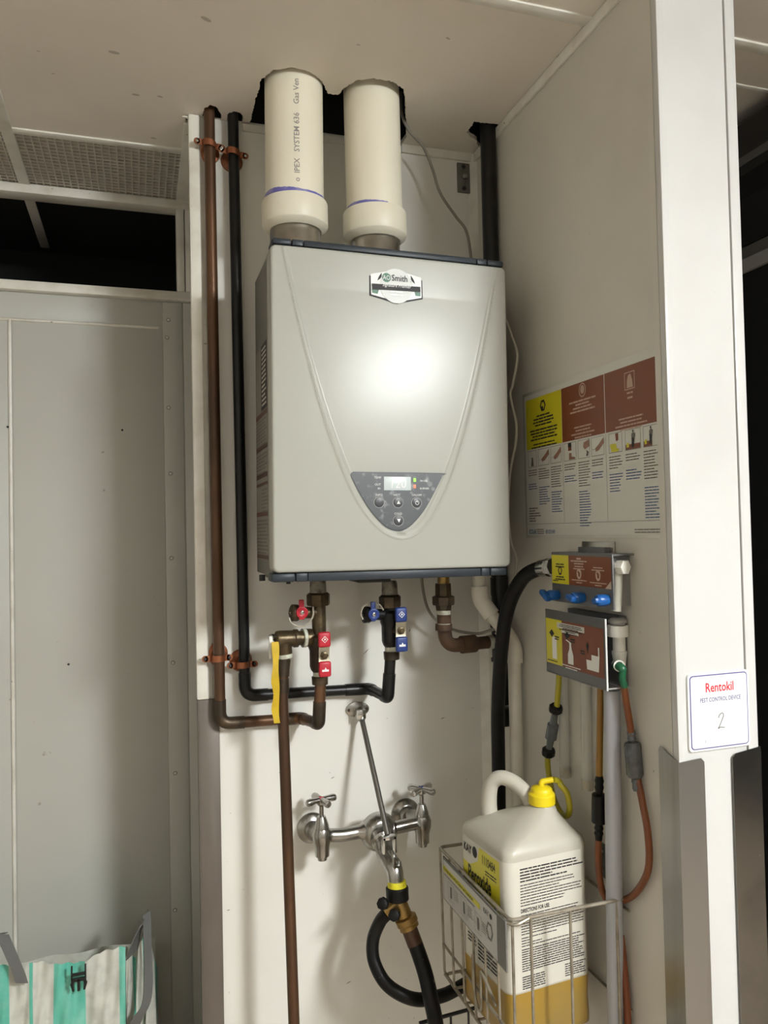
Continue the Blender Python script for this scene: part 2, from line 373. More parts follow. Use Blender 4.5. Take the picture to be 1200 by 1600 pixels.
# --- trims
struct(MB().box((h_vent[-1].x, YW-.007, ZC-.019), (XR, YW, ZC)).box((.225, YW-.005, ZC-.019), (h_vent[-1].x+.002, YW, ZC-.003)).build('trim_1', M_trim))
struct(MB().prism([(XR, YW, 0), (XR-.017, YW, 0), (XR-.013, YW-.004, 0), (XR-.004, YW-.013, 0), (XR, YW-.017, 0)], (0, 0, ZC-.001)).build('trim_2', M_trim))
struct(MB().box((XR-.006, YP+.01, ZC-.022), (XR, YW, ZC-.001), .001).build('trim_3', M_trim))
t4 = struct(MB().prism([(XL-.003, YW+.02, 1.256), (XL-.003, YW-.007, 1.256), (XL+.004, YW-.010, 1.256), (XL+.018, YW-.009, 1.256), (XL+.022, YW-.005, 1.256), (XL+.029, YW-.003, 1.256), (XL+.030, YW, 1.256), (XL+.002, YW, 1.256), (XL+.002, YW+.02, 1.256)], (0, 0, ZC-1.257)).build('trim_4', M_trim))
a = P(285, 181, YW-.02); MB().prism([PZ(285, 181, ZC-.003), PZ(299, 187.5, ZC-.003), PZ(330, 187, ZC-.003), PZ(303, 182, ZC-.003)], (0, 0, -.002)).build('flange', M_trim, t4)
# stainless corner guard below the left trim
struct(MB().box((XL, YW-.004, 0), (XL+.042, YW, 1.254), .0012).box((XL-.002, YW-.004, 0), (XL, YW+.025, 1.254)).build('trim_5', mat('dull_guard', (.20, .175, .15), .42, .6, col2=(.16, .14, .12), nscale=14, stretch=(1, 1, .2), spots=(.45, .42, .38), sscale=50, sthr=.73)))
# white end cap of the right partition: lip, plate, grooved strip
cp = struct(MB().box((XR-.003, YP, 0), (.787, YP+.014, 2.72), .002).build('trim_6', M_cap))
MB().box((.787, YP+.003, 0), (.9035, YP+.013, 2.72)).build('cover_plate', M_cap, cp)
MB().box((.905, YP, 0), (.924, YP+.014, 2.72), .0015).build('edge_strip', M_cap, cp)
MB().box((XR-.003, YP+.014, 0), (XR, YP+.028, 2.72)).build('return_flange', M_wallr, cp)
MB().box((.921, YP+.014, 0), (.924, YP+.06, 2.72)).build('return_flange', M_cap, cp)
zg = 1.243
def rguard(name, x0, x1, side, ret):
    g = MB(); r = .006
    if side > 0: pts = [(x0, 0), (x1, 0), (x1, zg+.006), (x0+r, zg), (x0, zg-r)]
    else: pts = [(x0, 0), (x1, 0), (x1, zg-r), (x1-r, zg), (x0, zg-.003)]
    g.prism([(x, YP-.0015, z) for x, z in pts], (0, .0014, 0))
    xx = x0 if side < 0 else x1
    yr = YP+ret
    g.prism([(xx, YP-.0015, 0), (xx, yr, 0), (xx, yr, zg+.006), (xx, yr-.004, zg+.012), (xx, YP-.0015, zg-.003 if side < 0 else zg+.006)], (side*.0013, 0, 0))
    return struct(g.build(name, mat('stainless_dark_reflection', (.20, .195, .18), .16, 1, col2=(.15, .145, .135), nscale=12, spots=(.5, .48, .44), sscale=70, sthr=.74, bump=.1, bscale=15) if side > 0 else M_ss))  # right guard's base coloured darker to imitate its dark reflection
rguard('trim_7', XR-.0045, .819, -1, .045)
rguard('trim_8', .872, .9255, 1, .05)

# --- far left wall with transom, beyond the alcove's edge
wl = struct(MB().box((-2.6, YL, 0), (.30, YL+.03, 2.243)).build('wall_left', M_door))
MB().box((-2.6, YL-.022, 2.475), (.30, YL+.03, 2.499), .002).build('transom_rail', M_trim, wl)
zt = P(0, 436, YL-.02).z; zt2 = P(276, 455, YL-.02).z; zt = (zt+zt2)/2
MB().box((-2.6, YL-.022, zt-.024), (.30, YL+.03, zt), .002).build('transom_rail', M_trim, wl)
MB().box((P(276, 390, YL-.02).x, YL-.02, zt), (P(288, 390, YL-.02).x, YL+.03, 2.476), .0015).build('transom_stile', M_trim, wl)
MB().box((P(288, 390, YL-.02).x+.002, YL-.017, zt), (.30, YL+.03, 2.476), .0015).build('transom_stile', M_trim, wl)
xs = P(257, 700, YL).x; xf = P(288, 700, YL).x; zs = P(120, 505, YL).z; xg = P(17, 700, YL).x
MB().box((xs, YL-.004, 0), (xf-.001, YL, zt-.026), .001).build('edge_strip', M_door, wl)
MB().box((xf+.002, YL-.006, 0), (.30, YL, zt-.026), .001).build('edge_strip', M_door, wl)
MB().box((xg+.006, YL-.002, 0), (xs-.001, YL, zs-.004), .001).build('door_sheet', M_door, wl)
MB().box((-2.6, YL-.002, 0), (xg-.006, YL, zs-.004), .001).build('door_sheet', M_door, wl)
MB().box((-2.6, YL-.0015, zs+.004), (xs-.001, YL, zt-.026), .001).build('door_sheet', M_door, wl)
MB().tube([(xg, YL-.001, 0), (xg, YL-.001, zs)], .0045, 8).build('bead', M_trim, wl)
MB().tube([(-2.6, YL-.001, zs), (xs-.01, YL-.001, zs)], .004, 8).build('bead', M_trim, wl)
rv_o = None
for (x, y) in ((263, 500), (261, 527.5), (263.5, 637), (266.5, 740), (268, 872), (270.5, 1035.5), (274, 1208), (273.5, 1422)):
    q = P(x, y, YL-.004)
    if rv_o is None:
        rv_o = MB().lathe(q, (0, -1, 0), [(0, .0034), (.0014, .0034), (.0030, .002), (.0034, .0008)], 12).build('rivet', mat('rivet_white', (.85, .83, .78), .3), wl); q0 = q
        rv_w = MB().lathe(q, (0, -1, 0), [(0, .0056), (.0007, .0054)], 14).build('rivet_ring', mat('rivet_ring_grey', (.22, .21, .18), .5), wl)  # flat dark ring round the rivet head
    else:
        for src in (rv_o, rv_w): o = src.copy(); COL.objects.link(o); o.parent = wl; o.location = q-q0
for (x, y) in ((12, 667), (191, 672), (107, 1038)):
    q = P(x, y, YL-.0025); MB().lathe(q, (0, -1, 0), [(0, .003), (.0006, .0028)], 10).build('screw_hole', M_print, wl)
struct(MB().box((-2.6, YL+.6, 0), (.9, YL+.62, 2.7)).build('wall_behind_transom', M_dark))  # black sheet standing in for the unlit room behind the transom

# --- right-hand passage beyond the partition
hood = MB()
xh = 1.30
MB_p = lambda px, py: PX(px, py, xh)
struct(MB().box((xh+.02, 1.0, 0), (xh+.06, 3.2, 2.5)).build('wall_passage', M_hgrey))
th = thing('extraction_hood', (xh, 1.6, 0), 'black enamelled hood seen past the white partition end', 'hood')
z0 = MB_p(1180, 376).z; z1 = MB_p(1180, 182).z
MB().prism([(xh+.02, 1.02, z0), (xh, 1.02, z0), (xh-.01, 1.02, z0+.10), (xh-.05, 1.02, z0+.13), (xh-.05, 1.02, z1-.03), (xh-.01, 1.02, z1), (xh+.02, 1.02, z1)], (0, 1.6, 0)).build('hood_body', M_hood, th)
MB().box((xh-.052, 1.02, z0+.15), (xh-.05, 2.62, z0+.168)).build('edge_trim', mat('hood_edge', (.10, .10, .10), .4), th)
th2 = thing('tall_cabinet', (xh, 1.6, 0), 'dark grey panelled tall cabinet under the black hood', 'cabinet')
zc = MB_p(1180, 400).z
MB().box((xh-.004, 1.02, 0), (xh+.018, 2.6, zc-.03)).build('door', M_hood, th2)
MB().box((xh-.012, 1.02, zc-.03), (xh+.018, 2.6, zc), .002).build('top_rail', mat('rail_grey', (.22, .21, .19), .5), th2)
MB().box((xh-.002, 1.02, zc), (xh+.018, 2.6, z0-.004)).build('fascia', mat('fascia_grey', (.12, .115, .10), .5), th2)

# ================================================================== WATER HEATER
OH = V((.2243, 1.364, 1.5294)); AH = .0096; HW, HH = .4705, .5945
def HL(px, py):
    w = P(px, py, OH.y)-OH; c, s_ = math.cos(AH), math.sin(AH)
    return (w.x*c-w.z*s_, w.x*s_+w.z*c)
heater = thing('water_heater', OH, 'wall-hung grey tankless water heater with V-shaped front ridge and keypad', 'water heater', rot=(0, AH, 0), local=True)
outer = [HL(*q) for q in ((441, 382), (460, 478), (480, 563), (501, 640), (528, 722), (549, 772), (571, 809), (599, 837), (624, 848), (649, 844), (674, 819), (699, 769), (717.5, 712), (736, 644), (755, 562), (770, 470), (777, 420))]
inner = [HL(*q) for q in ((443, 382), (464, 478), (485, 560), (506, 634), (533, 712), (553, 756), (577, 801), (602, 829), (624, 838), (646, 834), (664, 814), (684, 774), (705, 722), (724, 664), (743, 586), (762, 490), (774, 420))]
def lr(curve, z):      # left and right x of the curve at height z
    k = min(range(len(curve)), key=lambda i: curve[i][1])
    def at(seg):
        for (xa, za), (xb, zb) in zip(seg[:-1], seg[1:]):
            if min(za, zb) <= z <= max(za, zb) and za != zb: return xa+(xb-xa)*(z-za)/(zb-za)
        return None
    return at(curve[:k+1]), at(curve[k:])
def smooth_curve(c):
    q = spline([V((x, z, 0)) for x, z in c], 6)
    for _ in range(60): q = [q[0]]+[(q[i-1]+q[i]*2+q[i+1])/4 for i in range(1, len(q)-1)]+[q[-1]]
    return [(p.x, p.y) for p in q]
outer, inner = smooth_curve(outer), smooth_curve(inner)
def pdist(c, x, z):
    best = 9
    for (xa, za), (xb, zb) in c:
        dx, dz = xb-xa, zb-za; t = max(0, min(1, ((x-xa)*dx+(z-za)*dz)/(dx*dx+dz*dz+1e-12)))
        d = (x-xa-dx*t)**2+(z-za-dz*t)**2
        if d < best: best = d
    return math.sqrt(best)
def bucket(c):
    segs = list(zip(c[:-1], c[1:])); B = {}
    for sg in segs:
        za, zb = sorted((sg[0][1], sg[1][1]))
        for k in range(int((za-.014)/.01), int((zb+.014)/.01)+1): B.setdefault(k, []).append(sg)
    return B
BO, BI = bucket(outer), bucket(inner)
def inside(c, x, z):
    l, r = lr(c, z)
    if l is None or r is None: return z > max(c[0][1], c[-1][1])-.001
    return l < x < r
def hgt(x, z):
    k = int(z/.01)
    do = pdist(BO[k], x, z) if k in BO else 9
    di = pdist(BI[k], x, z) if k in BI else 9
    h = 0
    if do < .008: h += .0019*math.exp(-(do/.0015)**2)
    if di < .008: h += .0019*math.exp(-(di/.0015)**2)
    return h
NX, NZ = 300, 380; fm = MB(); rc = .012; vs = []; fs = []
lrs = {}
for j in range(NZ+1):
    z = HH*j/NZ; lo_, ro_ = lr(outer, z); li_, ri_ = lr(inner, z)
    for i in range(NX+1):
        x = HW*i/NX; X, Zz = x, z
        cx = min(max(x, rc), HW-rc); cz = min(max(z, rc), HH-rc); dx, dz = x-cx, z-cz
        if dx and dz:                       # round the corners
            m = max(abs(dx), abs(dz)); l = math.hypot(dx, dz); X = cx+dx*m/l; Zz = cz+dz*m/l
        e = min(X, HW-X, Zz, HH-Zz)
        if dx and dz: e = rc-max(abs(dx), abs(dz))
        y = 0
        if e < .006: y = .006*(1-math.sqrt(max(0, 1-(1-e/.006)**2)))
        y += .004*(((X/HW-.5)*2)**4)*.6
        step = 0
        if lo_ is not None and ro_ is not None:
            if li_ is None or ri_ is None: step = 0
            else:
                if X < (lo_+ro_)/2: t = (X-lo_)/max(1e-4, li_-lo_)
                else: t = (ro_-X)/max(1e-4, ro_-ri_)
                step = max(0, min(1, t))
        elif z > max(outer[0][1], outer[-1][1]): step = 1
        if z > .52: step *= max(0, (HH-z)/(HH-.52))
        y += .0028*step
        if .01 < z < HH-.004: y -= hgt(x, z)
        vs.append((X, y, Zz))
for j in range(NZ):
    for i in range(NX):
        a = j*(NX+1)+i; fs.append((a, a+1, a+NX+2, a+NX+1))
# skirt back to the casing
ringi = [i for i in range(NX+1)]+[j*(NX+1)+NX for j in range(1, NZ+1)]+[NZ*(NX+1)+i for i in range(NX-1, -1, -1)]+[j*(NX+1) for j in range(NZ-1, 0, -1)]
o0 = len(vs); n = len(ringi)
for i in ringi: vs.append((vs[i][0], .042, vs[i][2]))
for k in range(n): fs.append((ringi[(k+1) % n], ringi[k], o0+k, o0+(k+1) % n))
fm.add(vs, fs); fm.build('front_cover', M_heat, heater, sharp=60)
MB().box((.006, .042, -.008), (HW-.006, .236, HH+.004), .002).build('casing', M_case, heater)
MB().box((.05, .236, .05), (HW-.05, YW-OH.y-.004, .09)).build('mounting_bracket', M_steel, heater); MB().box((.05, .236, HH-.12), (HW-.05, YW-OH.y-.008, HH-.08)).build('mounting_bracket', M_steel, heater)
def capstrip(z0, z1, x0, x1, joints, nm):
    edges = [x0]+joints+[x1]
    for a, b in zip(edges[:-1], edges[1:]):
        MB().box((a+.0004, .003, z0), (b-.0004, .05, z1), .0018 if (a > x0 and b < x1) else .004).build(nm, M_dgrey, heater)
capstrip(HH+.001, HH+.0125, .004, HW-.004, [HL(457, 385)[0], HL(475, 385)[0], HL(746, 405)[0], HL(762, 405)[0]], 'top_trim')
capstrip(-.0165, -.001, -.002, HW-.008, [HL(463, 902)[0], HL(482, 902)[0], HL(753, 895)[0], HL(767, 895)[0]], 'bottom_trim')
MB().box((.02, .05, -.018), (HW-.03, .22, -.008), .002).build('bottom_plate', M_case, heater)
MB().lathe((.035, .04, -.022), (0, 0, 1), [(0, .004), (.006, .004)], 10).build('foot_pin', M_print, heater); MB().lathe((.005, .16, -.022), (0, 0, 1), [(0, .006), (.012, .006)], 10).build('foot_pin', M_print, heater)
MB().box((HL(570, 0)[0], .09, -.028), (HL(615, 0)[0]+.01, .17, -.018), .003).build('drain_plug', M_print, heater)
# left side data sheets
U, W_ = V((0, -1, 0)), V((0, 0, 1)); so = V((.0055, .225, 0))
sl = MB().box((.0046, .075, .02), (.006, .225, .30)).box((.0046, .075, .30), (.006, .225, .44)).build('data_label', mat('aged_label', (.24, .215, .175), .5), heater)
d = MB()
for zz, hh in ((.30, .010), (.235, .009), (.18, .010), (.165, .006), (.105, .009), (.022, .008)): d.quad(so, U, W_, .003, zz, .147, zz+hh, .0012)
d.build('label_bands', M_lbrown, sl)['kind'] = 'stuff'
d = MB()
for z1, nn in ((.296, 9), (.228, 7), (.098, 10)): d.lines(so, U, W_, .006, z1, .144, nn, .007, .0032, .0012, rag=.3)
d.lines(so, U, W_, .07, .158, .144, 7, .007, .003, .0012)
d.build('label_print', M_gprint, sl)['kind'] = 'stuff'
d = MB().quad(so, U, W_, .075, .312, .147, .44, .0012).build('warning_band', M_print, sl)
MB().lines(so, U, W_, .085, .432, .14, 13, .009, .004, .0016).build('band_print', M_paper, sl)['kind'] = 'stuff'
# vent collars on top
cY = .150
for px, py in ((460, 296), (585, 313)):
    wx = P(px, py, OH.y+cY).x-OH.x; x = wx*math.cos(AH)-(HH+.05)*math.sin(AH)
    MB().lathe((x, cY, HH), (0, 0, 1), [(0, .0515), (.012, .0515), (.013, .0508), (.088, .0508), (.090, .050)], 40).build('vent_collar', M_steel, heater)
# front badge
U, W_ = V((1, 0, 0)), V((0, 0, 1)); nb = -.0042
def hb(*l): return [HL(*q) for q in l]
o = V((0, .0028, 0))
bx, bz = HL(619.5, 447)
def sc(pts, k): return [(bx+(x-bx)*k, bz+(z-bz)*(k if k > .99 else k-.04)) for x, z in pts]
hexp = hb((577, 426), (619, 419), (660, 432.5), (661, 467), (621, 474), (578, 461))
bd = MB().prism([(x, .0016, z) for x, z in hexp], (0, .0015, 0)).build('badge', M_print, heater)
MB().poly(o, U, W_, sc(hexp, .95), .0022).build('badge_field', M_logow, bd)
g = MB()
for a0 in (138, 12):
    pts = [(bx+.0385*math.cos(math.radians(a0+30*k/8)), bz+.0345*math.sin(math.radians(a0+30*k/8))) for k in range(9)]
    pts += [(bx+(.0385-.0045*math.sin(math.pi*k/8))*math.cos(math.radians(a0+30*k/8))-(.0004 if a0 > 90 else -.0004)*0, bz+(.0345-.0045*math.sin(math.pi*k/8))*math.sin(math.radians(a0+30*k/8))) for k in range(7, 0, -1)]
    g.poly(o, U, W_, pts, .0026)
g.build('badge_arc', M_print, bd)['kind'] = 'stuff'
MB().disc(o, U, W_, bx, bz, .0330, .0030, seg=40).build('badge_disc', mat('badge_silver', (.66, .68, .65), .4), bd)
g = MB()
xa, za = HL(581.5, 452)
x1, z1 = HL(657, 457.5)
g.poly(o, U, W_, hb((581, 452), (592, 453), (590, 459), (581.5, 457)), .0030); g.poly(o, U, W_, hb((657, 457), (648, 456), (649, 462), (657, 463)), .0030)
ax, az = HL(603.8, 433.8); g.disc(o, U, W_, ax, az, .0088, .0034)
g.build('badge_green', M_lgreen, bd)['kind'] = 'stuff'
g = MB().poly(o, U, W_, hb((581, 443), (656.5, 448.5), (656.8, 456.5), (581.5, 452)), .0036).build('badge_ribbon', M_print, bd)
u2 = (V((HL(656, 448)[0], 0, HL(656, 448)[1]))-V((HL(581, 443)[0], 0, HL(581, 443)[1]))).normalized(); u2 = V((1, 0, 0))
g = MB(); g.text('AO', o, U, W_, ax-.0001, az-.0044, .0125, 'CENTER', .0040, sx=.8)
g.text('Signature Premier', o, U, W_, bx, bz-.0026, .0092, 'CENTER', .0040, sx=.85, shear=.3)
g.clines(o, U, W_, bx, bz-.0105, [.024, .024], .0055, .003, .0040)
g.build('badge_lettering', M_logow, bd)['kind'] = 'stuff'
MB().text('Smith', o, U, W_, ax+.0098, az-.0050, .0165, 'LEFT', .0040, sx=.86, bold=.008).text('.', o, U, W_, ax+.047, az-.0050, .010, 'LEFT', .0040).build('badge_name', M_print, bd)
# keypad
kp = hb((552, 737), (688, 739), (691.5, 742), (690, 747), (676, 775), (662, 799), (645, 819), (632, 828), (622, 830), (611, 828), (598, 820), (580, 800), (564, 775), (549, 746), (548.5, 740))
kp = [(p.x, p.y) for p in spline([V((x, z, 0)) for x, z in kp+[kp[0]]], 3)][:-1]
cxk = sum(p[0] for p in kp)/len(kp); czk = sum(p[1] for p in kp)/len(kp)
kb = MB().prism([(x, .0008, z) for x, z in kp], (0, .004, 0)).build('keypad', M_btn, heater)
MB().prism([(cxk+(x-cxk)*.975, .0002, czk+(z-czk)*.955) for x, z in kp], (0, .003, 0)).build('keypad_face', M_ctrl, kb)
o = V((0, .0002, 0))
def Q(px, py): return HL(px, py)
a, b = Q(600, 766), Q(642, 745); MB().box((a[0], -.0006, a[1]), (b[0], .001, b[1]), .0008).build('display', M_lcd, kb)
g = MB(); c = ((a[0]+b[0])/2, (a[1]+b[1])/2)
g.text('120', o, U, W_, c[0], c[1]-.0085, .024, 'CENTER', .0012, sx=.95, shear=.1); g.build('display_digits', M_wprint, kb)
for (px, py), m_, nm in (((648, 750), M_grn, 'status_light'), ((648, 760), M_rled, 'status_light')):
    q = Q(px, py); MB().box((q[0]-.0026, -.0006, q[1]-.0034), (q[0]+.0026, .001, q[1]+.0034), .0006).build(nm, m_, kb)
pr = MB()
for (px, py) in ((592.5, 785), (622, 785), (651, 785.5), (622.5, 813.5)):
    q = Q(px, py)
    bt = MB().lathe((q[0], .001, q[1]), (0, -1, 0), [(0, .0092), (.0014, .0092), (.0024, .0084), (.0027, .006)], 24).build('button', M_btn, kb)
    MB().lathe((q[0], .0012, q[1]), (0, -1, 0), [(0, .0108), (.0012, .0106)], 24).build('button_ring', mat('ring_grey', (.28, .28, .27), .5), bt)
q = Q(622, 785); pr.poly(o, U, W_, [(q[0]-.0036, q[1]-.003), (q[0]+.0036, q[1]-.003), (q[0], q[1]+.0035)], .0034)
q = Q(622.5, 813.5); pr.poly(o, U, W_, [(q[0]-.0036, q[1]+.003), (q[0], q[1]-.0035), (q[0]+.0036, q[1]+.003)], .0034)
q = Q(651, 785.5); pr.ring(o, U, W_, q[0], q[1]-.0004, .0030, .0039, .0034); pr.quad(o, U, W_, q[0]-.0005, q[1]+.0002, q[0]+.0005, q[1]+.0046, .0036)
for st, px, py, sz in (('INFO', 592, 773.5, .0062), ('HOT', 620, 773.5, .0062), ('ON/OFF', 651, 773.5, .0056), ('COLD', 622, 802.5, .0056), ('OUT', 590, 757, .0058), ('IN', 592, 763, .005), ('BURNER', 663, 763, .005)):
    q = Q(px, py); pr.text(st, o, U, W_, q[0], q[1]-.002, sz, 'CENTER', .0012)
q = Q(590, 748); pr.text('TEMP', o, U, W_, q[0], q[1], .0058, 'CENTER', .0012); q = Q(662, 752); pr.text('IN USE', o, U, W_, q[0], q[1]-.001, .005, 'CENTER', .0012)
pr.build('keypad_lettering', M_wprint, kb)['kind'] = 'stuff'

# ================================================================== VENT PIPES
def vent(px_top, px_ring, py_ring, lab, prnt):
    x = P(px_ring, py_ring, OH.y+cY).x; y = OH.y+cY
    zr1 = P(px_ring, py_ring, y-.0665).z; zm = P(px_ring, py_ring+36.5, y-.0665).z; zb = P(px_ring, py_ring+50, y-.054).z
    t = thing('vent_pipe', (x, y, zb), lab, 'pipe', 'cream vent pipes above the heater')
    xt = P(px_top, 190, y).x
    top = V((xt+(xt-x)*.55, y, 2.70)); bot = V((x, y, zr1-.02))
    MB().lathe(bot, top-bot, [(0, .0585), ((top-bot).length, .0585)], 48).build('pipe', M_pvc, t)
    MB().lathe((x, y, zb), (0, 0, 1), [(0, .0535), (.002, .0560), (zm-zb-.003, .0652), (zm-zb, .0665), (zr1-zb-.003, .0665), (zr1-zb, .065), (zr1-zb, .0585)], 48).build('coupling', M_pvc, t)
    g = MB(); zz = zr1
    n = 40; vs = []; fs = []
    rnd = random.Random(px_top)
    for k in range(n+1):
        an = math.pi*(1.02+.96*k/n)-.15; hh = (.0125 if prnt else .008)*(0.72+.28*math.sin(k*.16+.6))+.0012*rnd.random()
        if not prnt and k > 24: hh = .0008
        for q in (0, hh): vs.append((x+.0592*math.cos(an), y+.0592*math.sin(an), zz+q+.0006))
    for k in range(n): fs.append((2*k, 2*k+2, 2*k+3, 2*k+1))
    g.add(vs, fs).build('primer_band', M_purple, t)
    if prnt:
        # lettering wrapped on the pipe, reading upward
        g = MB(); xc, zc0 = x-.001, P(465, 283, y-.06).z
        me = MB().text('o  IPEX   SYSTEM 636    Gas Vent Type BH', V((0, 0, 0)), V((0, 1, 0)), V((-1, 0, 0)), 0, 0, .0150, 'LEFT', 0, sx=1.0, bold=.012)
        for p in me.v:
            an = -math.pi/2+(p.x+.0)/.0585-.02; z = zc0+p.y
            g.v.append(V((x+(xt-x)*.8*(z-zr1)/.3+.0589*math.cos(an), y+.0589*math.sin(an), z)))
        keep = [i for i, f in enumerate(me.f) if all(g.v[k].z < 2.49 for k in f)]
        g.f = [me.f[i] for i in keep]; g.m = [0]*len(g.f)
        g.build('pipe_print', mat('pipe_ink', (.30, .27, .24), .6), t)
    return t
vent(460, 460, 296, 'cream plastic vent pipe with printed lettering, above the heater left of the other', True)
vent(581, 585, 313, 'plain cream plastic vent pipe above the heater, nearer the black riser pipe', False)

# ================================================================== WALL PLATE, CABLES
q = P(723.5, 279, YW); t = thing('wall_plate', q, 'small grey metal plate screwed to back wall near ceiling', 'plate')
MB().box((q.x-.0165, YW-.005, q.z-.036), (q.x+.0165, YW, q.z+.036), .002).build('plate', mat('plate_grey', (.17, .165, .14), .5, .3), t)
for dz in (.026, -.026): MB().lathe((q.x, YW-.0045, q.z+dz), (0, -1, 0), [(0, .005), (.0012, .005)], 12).build('screw_hole', M_print, t)
MB().lathe((q.x+.002, YW-.0045, q.z+.003), (0, -1, 0), [(0, .0075), (.004, .0065), (.006, .003)], 12).build('bolt', M_steel, t)
def cable(pts, r, m, name, lab, cat, n=8):
    return tag(MB().tube(spline(pts, n), r, 10).build(name, m), lab, cat)
cY2 = 1.57
c1 = [PZ(629, 150, 2.56)]; c1[0].y = 1.56
cable([V((P(627, 170, 1.56).x, 1.56, 2.56)), P(628, 178, 1.57), P(640, 205, 1.58), P(662, 230, 1.59), P(676, 265, 1.60), P(688, 302, 1.60), P(712, 338, 1.60), P(728, 360, 1.60), P(735, 395, 1.60), P(738, 430, 1.61)], .0033, M_cable, 'cable', 'grey cable running from ceiling beside vent pipe to heater top', 'cable')
cable([PX(790, 500, .735), PX(799, 524, .738), PX(808, 555, .742), PX(801, 600, .738), PX(797, 618, .736), PX(806, 660, .742), PX(806, 690, .742), PX(799, 725, .738), PX(795, 760, .735), PX(794, 810, .735), PX(799, 848, .738), PX(806, 870, .742), PX(806, 890, .742), PX(803, 915, .738)], .0030, mat('pale_cable', (.40, .38, .31), .5), 'cable', 'pale thin cable looping out behind the heater right edge', 'cable')
cable([P(659, 895, 1.58), P(660, 915, 1.58), P(668, 950, 1.59), P(685, 972, 1.60), P(712, 985, 1.59), P(745, 990, 1.54), P(766, 985, 1.515), P(776, 982, 1.50)], .0032, M_cable, 'cable', 'grey cable hanging under heater behind the rusty gas elbow', 'cable')

# ================================================================== COPPER AND BLACK WATER PIPES
YR, YF = 1.645, 1.545
def run(name, pts, r, fr, mt, mf, lab, cat, joints, org):
    t = thing(name, org, lab, cat)
    MB().tube(fillet(pts, fr, 8), r, 20).build('pipe', mt, t)
    for a, b, rr in joints:
        MB().tube(fillet(a, b, 8), rr, 20).build('fitting', mf, t)
    return t
rp = .0117
A = P(327, 195, YR); B = P(344, 1131, YR); A2 = A+(A-B)*.12; A2.z = 2.66
C1 = P(470, 1122, YR); D = P(498, 1131, YF); Eh = P(501, 1060, YF)
pts = [A2, B, C1, D, Eh]
def part_of(a, b, t0, t1): return [a.lerp(b, t0), a.lerp(b, t1)]
def jo(b, a, c, la, lc): return [b+(a-b).normalized()*la, b, b+(c-b).normalized()*lc]
run('copper_pipe', pts, rp, .026, M_cop, M_copd, 'brown aged copper pipe running down the left trim to the red valve', 'pipe',
    [(jo(B, A, C1, .05, .05), .03, rp*1.12), (jo(C1, B, D, .045, .02), .018, rp*1.12), (jo(D, C1, Eh, .02, .045), .02, rp*1.14)], B)
A = P(364, 195, YR); B = P(383, 1087, YR); A2 = A+(A-B)*.12; A2.z = 2.66
C1 = P(577, 1076, YR); D = P(606, 1090, YF); Eh = P(611, 1010, YF)
run('black_water_pipe', [A2, B, C1, D, Eh], rp, .028, M_blk, M_blk, 'black painted pipe running down beside copper pipe to the blue valve', 'pipe',
    [(jo(B, A, C1, .048, .048), .032, rp*1.12), (jo(C1, B, D, .055, .02), .02, rp*1.12), (jo(D, C1, Eh, .02, .05), .022, rp*1.14)], B)
# copper clips with round back plates
def clip(px, py, w0, w1, lab, tilt=0):
    c = P(px, py, YR); t = thing('pipe_clip', V((c.x, YW, c.z)), lab, 'pipe clip', 'copper clips holding the two pipes')
    MB().lathe((c.x, YW, c.z-.006 if py < 500 else c.z+.005), (0, -1, 0), [(0, .024), (.003, .023), (.008, .012), (.012, .011)], 28).build('back_plate', M_clip, t)
    b = MB(); hh = .0065; R = rp+.0025; pr_ = []
    yw = YR-.004
    prof = [(-.034-w0, yw-.0)] + [(-R-.004, yw)]
    for k in range(13):
        an = math.pi-math.pi*k/12; prof.append((R*math.cos(an), YR-.002-R*math.sin(an)))
    prof += [(R+.004, yw), (.034+w1, yw)]
    vs = []; fs = []; n = len(prof)
    for i, (dx, y) in enumerate(prof):
        dz = -tilt*dx
        vs += [(c.x+dx, y-.0012, c.z-hh+dz), (c.x+dx, y-.0012, c.z+hh+dz), (c.x+dx, y+.0012, c.z+hh+dz), (c.x+dx, y+.0012, c.z-hh+dz)]
    for i in range(n-1):
        for k in range(4): fs.append((4*i+k, 4*i+(k+1) % 4, 4*i+4+(k+1) % 4, 4*i+4+k))
    fs += [(3, 2, 1, 0), (4*n-4, 4*n-3, 4*n-2, 4*n-1)]
    b.add(vs, fs)
    for dx in (-.034-w0, .034+w1): b.lathe((c.x+dx, yw+.0012, c.z-tilt*dx), (0, -1, 0), [(0, hh), (.0024, hh)], 16)
    b.build('strap', M_clip, t)
    for dx in (-.034-w0, .034+w1): MB().lathe((c.x+dx, yw-.001, c.z-tilt*dx), (0, -1, 0), [(0, .0035), (.0015, .003), (.002, .001)], 10).build('screw', M_chrome2 if py < 500 else M_print, t)
clip(327, 227, -.008, -.008, 'copper clip on the brown pipe just below the ceiling', .16)
clip(364, 240, -.008, -.008, 'copper clip on the black pipe just below the ceiling', .16)
clip(340, 1028, -.008, -.010, 'copper clip on the brown pipe above its bottom elbow')
clip(378.5, 1038, -.008, -.008, 'copper clip on the black pipe above its bottom elbow')

